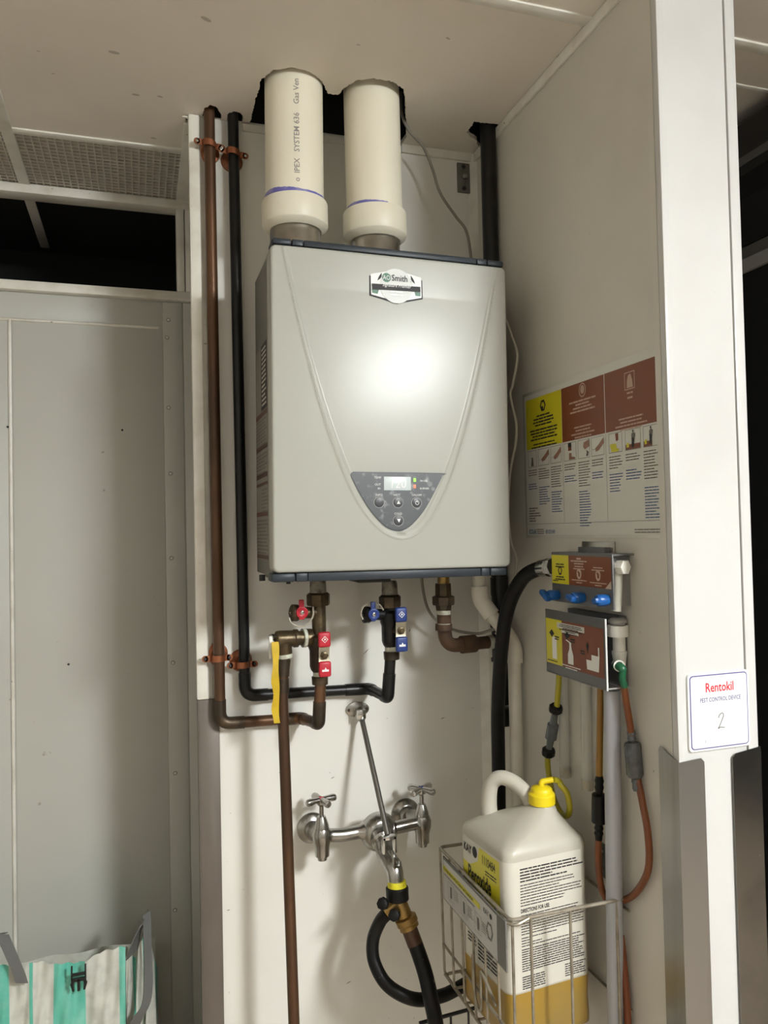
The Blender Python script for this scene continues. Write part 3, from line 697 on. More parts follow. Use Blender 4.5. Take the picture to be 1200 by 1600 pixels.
# ================================================================== SERVICE VALVES
K = 1.545*.953+.35*.303      # metres per 1200 px near the valves
def m_(px_): return px_*1.58/1200
def valve(name, ox, oy, red, lab, by=0, hx=0):
    # ox, oy: pixel offset from the hot valve's own reference
    mh = M_red if red else M_blue; mb = M_brass if red else M_blk
    def q(x, y, dy=0): return P(x+ox, y+oy, YF+dy)
    def qb(x, y, dy=0): return P(x+ox, y+oy+by, YF+dy)
    def qh(x, y, dy=0): return P(x+ox+hx, y+oy+by, YF+dy)
    t = thing(name, q(500, 1060), lab, 'valve', 'isolation valves under the heater')
    a, b = q(497, 905), q(499, 1000)
    MB().lathe(q(497, 926), (0, 0, 1), [(0, m_(13)), (m_(18), m_(12.5)), (m_(22), m_(11))], 24).build('nipple', mat('dirty_nipple', (.28, .26, .21), .5, .5, col2=(.06, .05, .04), nscale=60, bump=.6, bscale=250), t)
    MB().lathe(q(497.5, 946), (0, 0, 1), [(0, m_(17)), (m_(3), m_(18.5)), (m_(17), m_(18.5)), (m_(20), m_(15))], 8).build('union_nut', M_brass if red else M_copd, t)
    MB().lathe(q(499, 1003), (0, 0, 1), [(0, m_(11)), (m_(60), m_(11))], 20).build('body', mb, t)
    # ball valve section
    MB().lathe(qb(499, 1050), (0, 0, 1), [(0, m_(10)), (m_(4), m_(13)), (m_(10), m_(15)), (m_(34), m_(15)), (m_(40), m_(17)), (m_(55), m_(17)), (m_(60), m_(12))], 12).build('valve_body', M_copd if red else M_blk, t)
    MB().lathe(qb(500, 1049), (0, 0, 1), [(-m_(8), m_(11)), (0, m_(11))], 20).build('thread_tape', M_tape, t)
    MB().lathe(qb(500, 1069), (0, 0, 1), [(0, m_(12.5)), (m_(12), m_(13)), (m_(13), m_(11))], 16).build('adapter', M_copd, t)
    # main lever: stamped metal bar with two plastic grips
    f = -.036
    def bar_(pts, w, th, mt, nm, par):
        g = MB(); pts = [V(p) for p in pts]; vs = []; fs = []
        for p in pts: vs += [p+V((-w, 0, 0)), p+V((w, 0, 0)), p+V((w, th, 0)), p+V((-w, th, 0))]
        n = len(pts)
        for i in range(n-1):
            for k in range(4): fs.append((4*i+k, 4*i+4+k, 4*i+4+(k+1) % 4, 4*i+(k+1) % 4))
        fs += [(0, 1, 2, 3), (4*n-1, 4*n-2, 4*n-3, 4*n-4)]
        return g.add(vs, fs).build(nm, mt, par, sharp=50)
    lev = bar_([qh(507, 1003, f-.006), qh(507, 1010, f-.006), qh(506.5, 1017, f), qh(506.5, 1033, f), qh(507, 1040, f-.004), qh(508, 1046, f-.007)], m_(8.2), .003, mat('zinc_lever', (.42, .38, .28), .45, .6, col2=(.3, .26, .18), nscale=40), 'lever', t)
    c1, c2 = qh(507, 999, f-.007), qh(508, 1045, f-.008)
    g1 = MB().box(c1-V((m_(9.5), .003, m_(12))), c1+V((m_(9.5), .008, m_(11))), .004, seg=3).build('grip', mh, lev)
    g2 = MB().box(c2-V((m_(9.5), .003, m_(12.5))), c2+V((m_(9.5), .008, m_(11))), .004, seg=3).build('grip', mh, lev)
    for cc in (c1, c2):
        w = MB(); oo = cc+V((0, -.0031, 0)); s5 = m_(4)
        w.ring(oo, X_, Z_, 0, 0, s5*1.02, s5*1.3, .0003, seg=4) if cc is c1 else w.quad(oo, X_, Z_, -s5*1.3, -s5, s5*1.3, -s5*.2, .0003)
        w.poly(oo, X_, Z_, [(-s5*.4, -s5*.4), (s5*.5, -s5*.1), (0, s5*.6)], .0003); w.build('grip_mark', M_wprint, lev)
    cb = qh(506.5, 1024, f-.001)
    MB().lathe(cb, (0, -1, 0), [(0, m_(6)), (m_(3), m_(6)), (m_(4), m_(3.5)), (m_(6), m_(3.3))], 6).build('lever_nut', M_brass, lev)
    MB().tube([qh(506.5, 1024, f), qb(499, 1024, -.01)], m_(5), 10).build('stem', M_copd, t)
    # drain valve with small lever and cap on a tether
    s = q(498, 957); e = q(466, 957.5, -.008); e2 = q(453, 958, -.010); ax = (e-s).normalized()
    MB().tube([s, e], m_(9), 16).build('drain_branch', mb, t)
    MB().lathe(e, ax, [(-m_(1), m_(11)), (m_(2), m_(13)), (m_(10), m_(13)), (m_(12), m_(10)), (m_(12.1), m_(3)), (m_(15), m_(2.5))], 18).build('drain_cap', M_copd if red else M_rub, t)
    lc = q(472, 957, -.028)
    g = MB().lathe(lc, (0, -1, 0), [(-.014, m_(5)), (-.004, m_(6)), (-.004, m_(9)), (.002, m_(9)), (.003, m_(7)), (.001, m_(4.5))], 22)
    u = q(471, 940, -.028); g.box((u.x-m_(4), u.y-.002, lc.z+m_(6)), (u.x+m_(4), u.y+.003, u.z+m_(3)), .002)
    g.box((u.x-m_(4), u.y-.002, lc.z-m_(11)), (u.x+m_(4), u.y+.003, lc.z-m_(5)), .002)
    dl = g.build('drain_lever', mh, t)
    MB().lathe(lc+V((0, -.001, 0)), (0, -1, 0), [(0, m_(4)), (.003, m_(3)), (.0035, m_(1))], 10).build('lever_screw', M_chrome2, dl)
    if red: tp = [q(489, 948, -.02), q(489, 962, -.024), q(481, 975, -.024), q(468, 979, -.02), q(455, 973, -.018), q(452, 965, -.016)]
    else: tp = [q(455, 965, -.018), q(452, 956, -.018), q(456, 945, -.02), q(468, 938, -.02), q(480, 941, -.02), q(487, 950, -.016)]
    MB().tube(spline(tp, 6), m_(1.3), 6).build('tether', mat('pale_tether', (.42, .38, .30), .5), t)
    return t
hv = valve('isolation_valve', 0, 0, True, 'brass isolation valve with red handles under the heater')
valve('isolation_valve', 112, 3, False, 'blackened isolation valve with blue handles under the heater', -42, 8)

# ================================================================== RELIEF VALVE AND DISCHARGE PIPE
t = thing('relief_valve', P(437, 1010, YF), 'brass pressure relief valve with hanging yellow tag, left of red valve', 'valve')
a, b = P(490, 996, YF), P(428, 999, YF-.012); ax = (b-a).normalized()
MB().lathe(a, ax, [(m_(4), m_(14)), (m_(13), m_(14)), (m_(14), m_(11)), (m_(27), m_(11)), (m_(27), m_(14)), (m_(32), m_(14)), (m_(34), m_(12.5)), (m_(56), m_(13)), (m_(60), m_(12)), (m_(62), m_(9))], 20).build('valve_body', M_brass, t)
MB().lathe(a, ax, [(m_(13.5), m_(14.6)), (m_(18.5), m_(14.6))], 20).build('thread_tape', M_tape, t)
c = P(443, 1002, YF-.008); dn = P(445, 1024, YF-.008)
MB().lathe(c, dn-c, [(0, m_(12)), (m_(18), m_(12)), (m_(21), m_(11))], 18).build('outlet', M_brass, t)
MB().lathe(dn, dn-c, [(-m_(3), m_(11.6)), (m_(4), m_(11.2))], 18).build('outlet_tape', M_tape, t)
MB().box(P(421, 1030, YF-.02), P(427, 993, YF-.012), .002).build('test_lever', M_white, t)
MB().tube([P(427, 996, YF-.012), P(423, 997, YF-.016)], m_(6), 10).build('lever_pivot', M_chrome, t)
g = MB(); cs = [(430, 1003, .026), (431, 1030, .028), (430, 1062, .030), (432, 1085, .031), (430, 1108, .029), (433, 1130, .030)]
vs = []; fs = []
cs = spline([P(x, y, YF-dy) for x, y, dy in cs], 4); n = len(cs)
for i, p in enumerate(cs):
    hw = m_(5.2+.8*math.sin(i*.9)); tw = .25*math.sin(i*.5); u = V((math.cos(tw), math.sin(tw), 0))
    vs += [p-u*hw, p+u*hw, p+u*hw+V((0, .0008, 0)), p-u*hw+V((0, .0008, 0))]
for i in range(n-1):
    for k in range(4): fs.append((4*i+k, 4*i+4+k, 4*i+4+(k+1) % 4, 4*i+(k+1) % 4))
fs += [(0, 1, 2, 3), (4*n-1, 4*n-2, 4*n-3, 4*n-4)]
g.add(vs, fs).build('warning_tag', M_ytag, t, sharp=60)
a, b = P(444, 1026, YF-.008), P(465, 1760, 1.50)
t = thing('discharge_pipe', b, 'long brown copper drain pipe slanting down from the yellow tag', 'pipe')
k1 = P(441, 1068, YF-.010)
MB().tube([a, P(441, 1052, YF-.008), k1, P(441.5, 1090, YF-.012), b], [m_(9.2), m_(9.2), m_(9.6), m_(8.4), m_(8.4)], 20).build('pipe', M_cop, t)
MB().tube([P(443.5, 1030, YF-.008), P(441, 1056, YF-.009)], m_(10.6), 20).build('fitting', M_copd, t)
MB().tube([P(441, 1060, YF-.0095), P(441.3, 1082, YF-.0105)], m_(10.2), 20).build('fitting', M_copd, t)

# ================================================================== GAS RISER
YG = 1.55
def mg(px_): return px_*1.69/1200
xg1 = .7575; zt_ = 2.70
def gz(py): return P(781, py, YG).z
t = thing('gas_pipe', (xg1, YG, gz(1130)), 'black iron gas riser in the corner with rusty branch to heater', 'pipe')
MB().lathe((xg1, YG, gz(915)), (0, 0, 1), [(0, mg(12.5)), (zt_-gz(915), mg(12.5))], 24).build('riser', M_blk, t)
xg2 = xg1
MB().tube([(xg1, YG, gz(916)), (xg2, YG, gz(960)), (xg2, YG, gz(1100))], [mg(13), mg(13), mg(12.5)], 24).build('lower_riser', M_blk, t)
MB().lathe((xg2, YG, gz(930)), (0, 0, 1), [(0, mg(14)), (mg(28), mg(14))], 20).build('coupling', M_blk, t)
MB().lathe((xg2, YG, gz(1033)), (0, 0, 1), [(0, mg(16)), (mg(5), mg(16)), (mg(6), mg(14)), (mg(52), mg(14)), (mg(53), mg(16)), (mg(60), mg(16))], 20).build('tee', M_blk, t)
MB().lathe((xg2, YG, gz(1133)), (0, 0, 1), [(0, mg(14)), (mg(2), mg(15.5)), (mg(26), mg(15.5)), (mg(27), mg(13))], 20).build('drip_cap', M_blk, t)
g0, g1, g2 = P(693, 905, 1.52), P(696, 1003, 1.53), V((xg2, YG, P(760, 1003, YG).z))
g1.z = g2.z; 
MB().tube(fillet([P(693.5, 960, 1.52), g1, g1.lerp(g2, .45)], .03, 8), mg(10.5), 20).build('elbow', M_rust, t)
MB().tube([g1.lerp(g2, .28), g1.lerp(g2, .52)], mg(13.5), 18).build('elbow_collar', M_rust, t)
MB().tube([P(693.3, 985, 1.52), P(693.4, 975, 1.52)], mg(12.8), 18).build('elbow_collar', M_rust, t)
MB().tube([g1.lerp(g2, .45), g2], mg(9.8), 20).build('branch', M_rust, t)
MB().tube([g2.lerp(g1, .16), g2.lerp(g1, .24)], mg(11), 16).build('thread_tape', M_tape, t)
MB().tube([P(693, 898, 1.52), P(693, 912, 1.52)], mg(9), 20).build('brass_nipple', M_brass2, t)
MB().lathe(P(693, 945, 1.52), (0, 0, 1), [(-mg(8), mg(12)), (0, mg(13)), (0, mg(17)), (mg(3), mg(18)), (mg(12), mg(18)), (mg(14), mg(13)), (mg(32), mg(12.5))], 8).build('union', M_copd, t)
MB().tube([P(693, 945, 1.52), P(693.5, 975, 1.52)], mg(9.8), 20).build('nipple', M_rust, t)
for y in (956, 978): MB().tube([P(693.3, y-4, 1.52), P(693.3, y+4, 1.52)], mg(10.3), 18).build('thread_tape', M_tape, t)

# ================================================================== CONDENSATE DRAIN
c0, c1_ = P(748, 895, 1.53), P(750, 936, 1.53); c2_ = PX(803, 1008, .756); c3 = V((c2_.x, c2_.y, .05))
t = thing('condensate_drain', c3, 'white plastic drain pipe with two bends beside the black gas riser', 'pipe')
MB().tube(fillet([c0, c1_, c2_, c3], .02, 8), mg(10), 20).build('pipe', M_pvcw, t)
MB().tube(fillet([c1_+(c0-c1_).normalized()*mg(20), c1_, c1_.lerp(c2_, .36)], .022, 8), mg(13), 20).build('elbow', M_pvcw, t)
MB().tube(fillet([c2_.lerp(c1_, .36), c2_, c2_+V((0, 0, -mg(26)))], .022, 8), mg(13), 20).build('elbow', M_pvcw, t)

# ================================================================== SERVICE SINK FAUCET
YA = 1.585
F1, F2 = P(487, 1293, YW), P(633, 1270, YW)
V1, V2, VC = P(503, 1305, YA), P(659.5, 1284, YA), P(592, 1299, YA)
t = thing('faucet', V((VC.x, YW, VC.z)), 'worn chrome wall-mounted service faucet with cross handles and brace rod', 'faucet')
def mf(px_): return px_*1.66/1200
MB().tube(spline([V1, V1.lerp(VC, .35)+V((0, 0, -.002)), V1.lerp(VC, .7)+V((0, 0, .002)), VC, VC.lerp(V2, .35), VC.lerp(V2, .7), V2], 6), [mf(13)]*2+[mf(10)]*10+[mf(13)]*6+[mf(18)]*6+[mf(10)]*11+[mf(12)]*2, 20).build('bridge', M_chrome, t)
MB().lathe(VC+V((0, .028, 0)), (0, -1, 0), [(0, mf(14)), (mf(6), mf(24)), (mf(16), mf(29)), (mf(28), mf(28)), (mf(36), mf(22)), (mf(38), mf(18))], 28).build('center_body', M_chrome, t)
for F, Vv, red, hy in ((F1, V1, True, 1250), (F2, V2, False, 1234)):
    px_v = 503 if red else 659.5
    MB().lathe(V((F.x, YW, F.z)), (0, -1, 0), [(0, mf(24)), (mf(2), mf(24)), (mf(6), mf(21)), (mf(9), mf(14)), (mf(24), mf(13))], 32).build('flange', M_chrome, t)
    MB().tube([V((F.x, YW-.01, F.z)), Vv+V((0, .01, 0)), Vv], mf(12), 18).build('inlet', M_chrome, t)
    zt0 = P(px_v, 1294 if red else 1274, YA).z; zb0 = P(px_v, 1337 if red else 1316, YA).z
    MB().lathe((Vv.x, Vv.y, zb0), (0, 0, 1), [(-mf(7), mf(3)), (-mf(6), mf(7)), (0, mf(8)), (0, mf(10.5)), (mf(14), mf(11)), (mf(24), mf(14)), (mf(34), mf(14.5)), (zt0-zb0, mf(11.5))], 24).build('valve_body', M_chrome, t)
    MB().lathe((Vv.x, Vv.y, zt0), (0, 0, 1), [(0, mf(11)), (mf(5), mf(10.5)), (mf(13), mf(8)), (mf(18), mf(6)), (mf(18), mf(3.4)), (mf(40), mf(3.4))], 20).build('bonnet', M_chrome, t)
    hc = P(px_v-4 if red else px_v-9, hy, YA); hc = V((Vv.x, Vv.y, hc.z))
    g = MB(); g.lathe(hc, (0, 0, 1), [(-mf(9), mf(4)), (-mf(6), mf(7)), (mf(1), mf(7.5)), (mf(2), mf(5))], 16)
    for k in range(4):
        an = (.25 if red else .62)+k*math.pi/2; d = V((math.cos(an), math.sin(an), 0))
        g.tube([hc+d*mf(4), hc+d*mf(10)+V((0, 0, .0005)), hc+d*mf(18)-V((0, 0, .0005)), hc+d*mf(23)-V((0, 0, .001)), hc+d*mf(25)-V((0, 0, .001))], [mf(4.5), mf(4.2), mf(5.6), mf(5.2), mf(3)], 14)
    hd = g.build('handle', M_chrome2 if not red else M_chrome, t)
    MB().lathe(hc+V((0, 0, mf(1.5))), (0, 0, 1), [(0, mf(5.5)), (mf(2), mf(4.5))], 14).build('index_button', M_red if red else M_blue, hd)
# spout, hook and brace
s0, s1, s2, s3 = VC+V((0, -.03, -.006)), P(604, 1337, 1.52), P(616, 1358, 1.49), P(619, 1388, 1.482)
MB().lathe(VC+V((0, -.022, -.004)), (s1-VC), [(0, mf(19)), (.012, mf(18)), (.016, mf(15)), (.026, mf(14))], 20).build('spout_nut', M_chrome, t)
MB().tube(spline([s0, s1, s2, s3], 8), [mf(14)]*8+[mf(13)]*8+[mf(12)]*9, 20).build('spout', M_chrome, t)
MB().tube(spline([P(612, 1330, 1.475), P(615, 1340, 1.467), P(616, 1352, 1.468), P(622, 1352, 1.47), P(623, 1345, 1.472)], 5), mf(3.4), 10).build('bucket_hook', M_chrome, t)
R0, R1_ = P(565, 1122, 1.640), P(606, 1306, 1.487)
MB().tube([R0, R1_], mf(4.2), 14).build('brace_rod', mat('rod_metal', (.22, .21, .19), .35, .9, spots=(.6, .58, .55), sscale=70, sthr=.72), t)
wbk = P(558, 1108, YW)
wb_ = MB().lathe((wbk.x, YW, wbk.z), (0, -1, 0), [(0, mf(20)), (.003, mf(19.5)), (.006, mf(10))], 28, su=1, sw=.62).build('wall_bracket', M_chrome, t)
for dx in (-1, 1): MB().lathe((wbk.x+dx*mf(14), YW-.003, wbk.z), (0, -1, 0), [(0, mf(3.2)), (.002, mf(2.2))], 10).build('screw', M_copd, wb_)
MB().box((R0.x-mf(8), 1.632, R0.z-mf(1)), (R0.x+mf(6), YW-.003, R0.z+mf(14)), .002).build('clevis', M_chrome2, wb_)
MB().lathe(R0, R1_-R0, [(-.008, mf(8)), (0, mf(7)), (.006, mf(5))], 12).build('rod_collar', M_chrome, t)
g = MB(); cc = P(607.5, 1318, 1.478)
for dx in (-1, 1): g.box((cc.x+dx*mf(8)-mf(2.6), cc.y-.007, cc.z-mf(13)), (cc.x+dx*mf(8)+mf(2.6), cc.y+.007, cc.z+mf(11)), .0015)
g.box((cc.x-mf(10.5), cc.y-.007, cc.z+mf(6)), (cc.x+mf(10.5), cc.y+.007, cc.z+mf(12)), .0015)
g.build('brace_yoke', M_chrome2, t)

# ================================================================== HOSE SPLITTER AND HOSES
t = thing('hose_splitter', P(622, 1410, 1.48), 'brass hose splitter with black collar and small black taps under faucet spout', 'splitter')
n0, n1 = P(620, 1378, 1.482), P(621, 1401, 1.480)
MB().lathe(n0, n1-n0, [(mf(6), mf(15)), (mf(8), mf(16.5)), (mf(24), mf(16.5)), (mf(26), mf(13))], 16).build('collar', M_rub, t)
MB().lathe(n0, n1-n0, [(-mf(2), mf(12.8)), (mf(2), mf(13.8)), (mf(7), mf(14.2))], 18).build('yellow_tape', mat('yellow_tape', (.75, .68, .02), .5, col2=(.5, .42, .02), nscale=80), t)
w0, w1, w2 = P(623, 1408, 1.478), P(636, 1440, 1.468), P(604, 1424, 1.486)
MB().tube([w0, w0.lerp(w1, .6), w1], [mf(11), mf(11), mf(11)], 18).build('outlet', M_brass2, t)
MB().tube([w0, w2], [mf(10), mf(10)], 16).build('outlet', M_brass2, t)
d = (w1-w0).normalized(); MB().lathe(w1, d, [(-mf(8), mf(13)), (-mf(6), mf(16)), (mf(2), mf(16)), (mf(4), mf(14.5)), (mf(9), mf(14.5)), (mf(10), mf(12))], 20).build('swivel_nut', M_brass2, t)
for x, y, Yd in ((598, 1412, 1.466), (616, 1430, 1.455)):
    q = P(x, y, Yd); MB().lathe(q, V((-.5, -.8, .3)), [(-.012, mf(4)), (-.004, mf(5)), (-.003, mf(9)), (.006, mf(8)), (.008, mf(5))], 8).build('tap_knob', M_rub, t)
tag(MB().tube(spline([P(637, 1443, 1.465), P(650, 1478, 1.45), P(664, 1520, 1.43), P(673, 1560, 1.41), P(682, 1610, 1.39), P(688, 1700, 1.36)], 8), .0150, 20).build('hose', M_rub), 'thick scuffed black hose hanging straight down from brass splitter', 'hose')
o = MB().tube([P(637.5, 1446, 1.464), P(649, 1476, 1.4505)], .0156, 18); tagged = tag(o.build('hose_ferrule', mat('ferrule', (.10, .055, .035), .4, .5)), 'short brown ferrule where thick hose meets brass splitter', 'ferrule')
tag(MB().tube(spline([P(606, 1426, 1.49), P(594, 1440, 1.50), P(583, 1468, 1.50), P(584, 1500, 1.49), P(600, 1533, 1.47), P(625, 1553, 1.45), P(655, 1562, 1.45), P(690, 1556, 1.46), P(712, 1546, 1.47), P(728, 1537, 1.48)], 8), .0128, 18).build('hose', M_rub), 'black hose curling in a loop from splitter toward the basket', 'hose')

# ================================================================== CHEMICAL DISPENSER
XD, XD2 = .735, .721
U, W_ = V((0, -1, 0)), V((0, 0, 1))
yn, yf = PX(957, 890, XD).y, PX(862, 890, XD).y
ztop, zlab, zbot = PX(957, 868, XD).z+.002, PX(957, 921, XD).z, PX(957, 953, XD).z
disp = thing('chemical_dispenser', (XR, (yn+yf)/2, zbot), 'grey wall-mounted chemical dispenser with yellow and brown labels and blue knobs', 'dispenser')
MB().box((XD, yn, zbot), (XD+.003, yf, ztop), .0008).build('upper_plate', M_dgreym, disp)
MB().box((XD+.003, yn+.012, zbot+.004), (XR, yf-.004, ztop-.004)).build('manifold', mat('manifold_grey', (.20, .20, .19), .5), disp)
MB().box((XD+.003, yn, ztop-.003), (XR, yf, ztop)).build('top_flange', M_dgreym, disp)
MB().box((XR-.004, PX(962, 855, XR).y, ztop-.02), (XR, PX(912, 855, XR).y, PX(937, 846, XR).z), .001).build('wall_bracket', M_steel, disp)
MB().box((XR-.016, PX(957, 860, XR).y, ztop-.02), (XR-.004, PX(915, 860, XR).y, PX(937, 855, XR-.01).z), .001).build('hanger', M_dgreym, disp)
LW = yf-yn
def dlabel(o, w, h, yw, parent):
    a = MB().quad(o, U, W_, 0, 0, yw, h, .0006).build('yellow_label', M_posty, parent)
    b = MB().quad(o, U, W_, yw, 0, w, h, .0006).build('brown_label', M_postb, parent)
    return a, b
o = V((XD, yf-.002, zlab)); hL = ztop-zlab-.005; w = LW-.005; yw = w*.31
la, lb = dlabel(o, w, hL, yw, disp)
g = MB(); g.clines(o, U, W_, yw/2, hL*.70, [.028, .032], .0045, .0022, .0009); g.clines(o, U, W_, yw/2, hL*.26, [.028, .034], .0045, .0022, .0009); g.lines(o, U, W_, .004, .006, .028, 1, .01, .0018, .0009)
g.ring(o, U, W_, yw/2, hL*.46, .0045, .0075, .0009, seg=6, k=1.2); g.build('label_print', M_print, la)['kind'] = 'stuff'
g = MB(); x2, x3 = w*.49, w*.80
g.clines(o, U, W_, x2, hL*.93, [.014], .004, .0028, .0009); g.clines(o, U, W_, x2, hL*.84, [.052, .030], .0045, .002, .0009)
g.clines(o, U, W_, x2, hL*.66, [.028, .036], .0042, .0018, .0009); g.clines(o, U, W_, x3, hL*.66, [.028, .038], .0042, .0018, .0009)
g.clines(o, U, W_, x2, hL*.20, [.048, .018], .0042, .0018, .0009); g.clines(o, U, W_, x3, hL*.17, [.050, .020], .0042, .0018, .0009)
for x in (x2, x3): g.disc(o, U, W_, x, hL*.40, .0075, .0009, ry=.0095)
g.poly(o, U, W_, [(w-.018, .0), (w, .0), (w, .014)], .0009)
g.build('label_print', mat('pale_print', (.55, .42, .33), .5), lb)['kind'] = 'stuff'
g = MB()
for x in (x2, x3): g.disc(o, U, W_, x+.001, hL*.38, .0030, .0012, ry=.0045); g.disc(o, U, W_, x-.002, hL*.46, .0020, .0012)
g.build('label_emblem', M_postb, lb)['kind'] = 'stuff'
for i, (px, py) in enumerate(((863, 930), (902, 934), (940, 938))):
    c = PX(px, py, XD-.012)
    kn = MB().lathe((XD, c.y, c.z), (-1, 0, 0), [(-.001, .0085), (.008, .0098), (.018, .0098), (.022, .008)], 20).build('knob', M_bknob, disp)
    R = Matrix.Rotation((.5, .2, -.15)[i], 3, 'X')
    MB().box((XD-.030, c.y-.010, c.z-.0050), (XD-.018, c.y+(.020, .012, .004)[i], c.z+.0050), .003, R=R).build('knob_wing', M_bknob, kn)
# lower cover, standing a little farther out
yn2, yf2 = PX(946, 1020, XD2).y, PX(853, 1000, XD2).y
zt2_, zb2_ = PX(945, 967, XD2).z, PX(948, 1081, XD2).z; ztf, zbf = PX(850, 951, XD2).z, PX(857, 1049, XD2).z
zt2_ = (zt2_+ztf)/2; zb2_ = (zb2_+zbf)/2
MB().box((XD2, yn2, zb2_), (XD2+.0025, yf2, zt2_), .0006).build('lower_cover', M_dgreym, disp)
MB().box((XD2, yn2, zb2_), (XR-.01, yn2+.0016, zb2_+.004)).box((XD2, yn2, zb2_), (XR-.02, yf2, zb2_+.0016)).build('cover_return', mat('pale_grey_metal', (.42, .41, .39), .45, .3), disp)
MB().box((XD2, yn2-.0012, zb2_), (XD2+.003, yn2, zt2_)).build('cover_edge', mat('bright_edge', (.60, .60, .58), .4), disp)
MB().box((XR-.014, yn2+.02, zb2_), (XR, yf2-.01, zt2_)).build('back_plate', M_dgreym, disp)
hC = zt2_-zb2_; o = V((XD2, yf2-.003, zb2_+hC*.16)); w = yf2-yn2-.007; h = hC*.70; yw = w*.30
la, lb = dlabel(o, w, h, yw, disp)
ws = MB().quad(o, U, W_, yw*.72, h*.83, w*.70, h*.95, .0009).quad(o, U, W_, yw*.98, h*.74, w*.60, h*.80, .0009).build('white_sticker', M_lam, lb); ws['kind'] = 'stuff'
g = MB(); g.clines(o, U, W_, w*.46, h*.925, [.07, .075, .05, .075], .0030, .0014, .0012); g.clines(o, U, W_, w*.455, h*.785, [.035, .045], .0032, .0014, .0012)
for x, y in ((yw*.38, h*.68), (w*.40, h*.70)): g.poly(o, U, W_, [(x-.009, y), (x, y-.007), (x+.009, y), (x, y+.007)], .0012); g.lines(o, U, W_, x+.010, y-.004, x+.026, 2, .004, .0022, .0012)
g.poly(o, U, W_, [(w*.74, h*.66), (w*.765, h*.58), (w*.75, h*.50), (w*.755, h*.40), (w*.735, h*.50), (w*.725, h*.58)], .0012); g.lines(o, U, W_, w*.63, h*.46, w*.70, 2, .004, .0022, .0012)
g.lines(o, U, W_, .004, .006, .04, 1, .004, .0016, .0012)
g.build('label_print', M_print, la)['kind'] = 'stuff'
g = MB(); x = w*.455                                   # spray bottle and mop bucket pictures
g.poly(o, U, W_, [(x-.009, h*.10), (x+.009, h*.10), (x+.009, h*.30), (x+.004, h*.42), (x+.002, h*.52), (x-.003, h*.52), (x-.004, h*.42), (x-.009, h*.30)], .0012)
g.poly(o, U, W_, [(x-.016, h*.60), (x-.012, h*.61), (x+.003, h*.56), (x+.003, h*.52), (x-.003, h*.52), (x-.004, h*.555)], .0012)
x = w*.83; g.poly(o, U, W_, [(x-.018, h*.10), (x+.017, h*.10), (x+.020, h*.42), (x-.004, h*.42), (x-.004, h*.30), (x-.020, h*.30)], .0012)
g.quad(o, U, W_, x+.016, h*.42, x+.0195, h*.60, .0012)
g.clines(o, U, W_, w*.46, h*.06, [.060, .038], .004, .0016, .0012)
x = yw*.55; g.poly(o, U, W_, [(x-.009, h*.12), (x+.007, h*.12), (x+.007, h*.58), (x-.003, h*.62), (x-.009, h*.58)], .0010)
g.build('label_pictures', M_logow, lb)['kind'] = 'stuff'
# fittings on the near end
def pd(px, py, y_): return P(px, py, y_)
e = yn-.004
hxc = pd(968, 886, e+.006)
MB().lathe(pd(966, 886, e+.012), V((.25, -1, 0)), [(-.012, .010), (0, .010), (.002, .0125), (.016, .0125), (.017, .011)], 6).build('hex_cap', M_white, disp)
MB().tube([pd(962, 880, e+.015), pd(966, 886, e+.012)], .010, 14).tube([pd(965, 884, e+.012), pd(965, 915, e+.014), pd(963, 955, e+.014)], .0078, 14).build('valve_column', mat('fitting_cream', (.52, .50, .43), .45), disp)
cl = pd(965, 984, yn2+.022)
MB().lathe(V((cl.x, cl.y, pd(966, 969, yn2+.02).z)), (0, 0, -1), [(-.004, .010), (0, .015), (.004, .0155), (.005, .012), (.008, .012)], 22).build('washer_stack', mat('fitting_grey', (.33, .32, .29), .5), disp)
MB().lathe(V((cl.x, cl.y, pd(966, 977, yn2+.02).z)), (0, 0, -1), [(0, .0175), (.0185, .0175), (.0185, .012)], 24).build('union_nut', M_white, disp)
MB().lathe(V((cl.x+.002, cl.y, pd(966, 993, yn2+.02).z)), (0, 0, -1), [(0, .0105), (.026, .0105), (.026, .0125), (.030, .0125), (.050, .0095), (.055, .0085)], 22).build('eductor', M_white, disp)
q = pd(968, 1042, yn2-.006)
MB().lathe(q+V((.008, .016, 0)), V((-.45, -.9, .08)), [(-.01, .009), (.012, .009), (.012, .0095), (.018, .0095), (.018, .0068), (.012, .006)], 24).build('barb_socket', M_white, disp)
MB().tube(spline([q+V((0, .012, 0)), q+V((0, -.003, 0)), q+V((.002, -.006, -.006)), pd(972, 1060, yn2-.010), pd(976, 1073, yn2-.008)], 5), [.0068]*10+[.0056]*11, 14).build('green_barb', M_green, disp)

# supply hose to the dispenser
t = thing('supply_hose', P(778, 1250, 1.52), 'thick black supply hose arching from dispenser down in front of gas riser', 'hose')
n1 = PX(862, 886, XD+.018)
MB().tube(spline([PX(853, 887, .742), PX(838, 890, .735), PX(818, 902, .725), PX(801, 930, .715), PX(790, 965, .712), PX(784, 1010, .712), PX(780, 1060, .714), PX(778, 1120, .716), PX(779, 1200, .72), PX(780, 1290, .722)], 8), .0145, 20).build('hose', M_rub, t)
MB().tube([PX(866, 885, .745), PX(856, 886.5, .743)], .0175, 8).tube([PX(858, 886.5, .743), PX(846, 888, .740)], [.0178, .0165], 20).build('coupling_nut', M_chrome2, t)

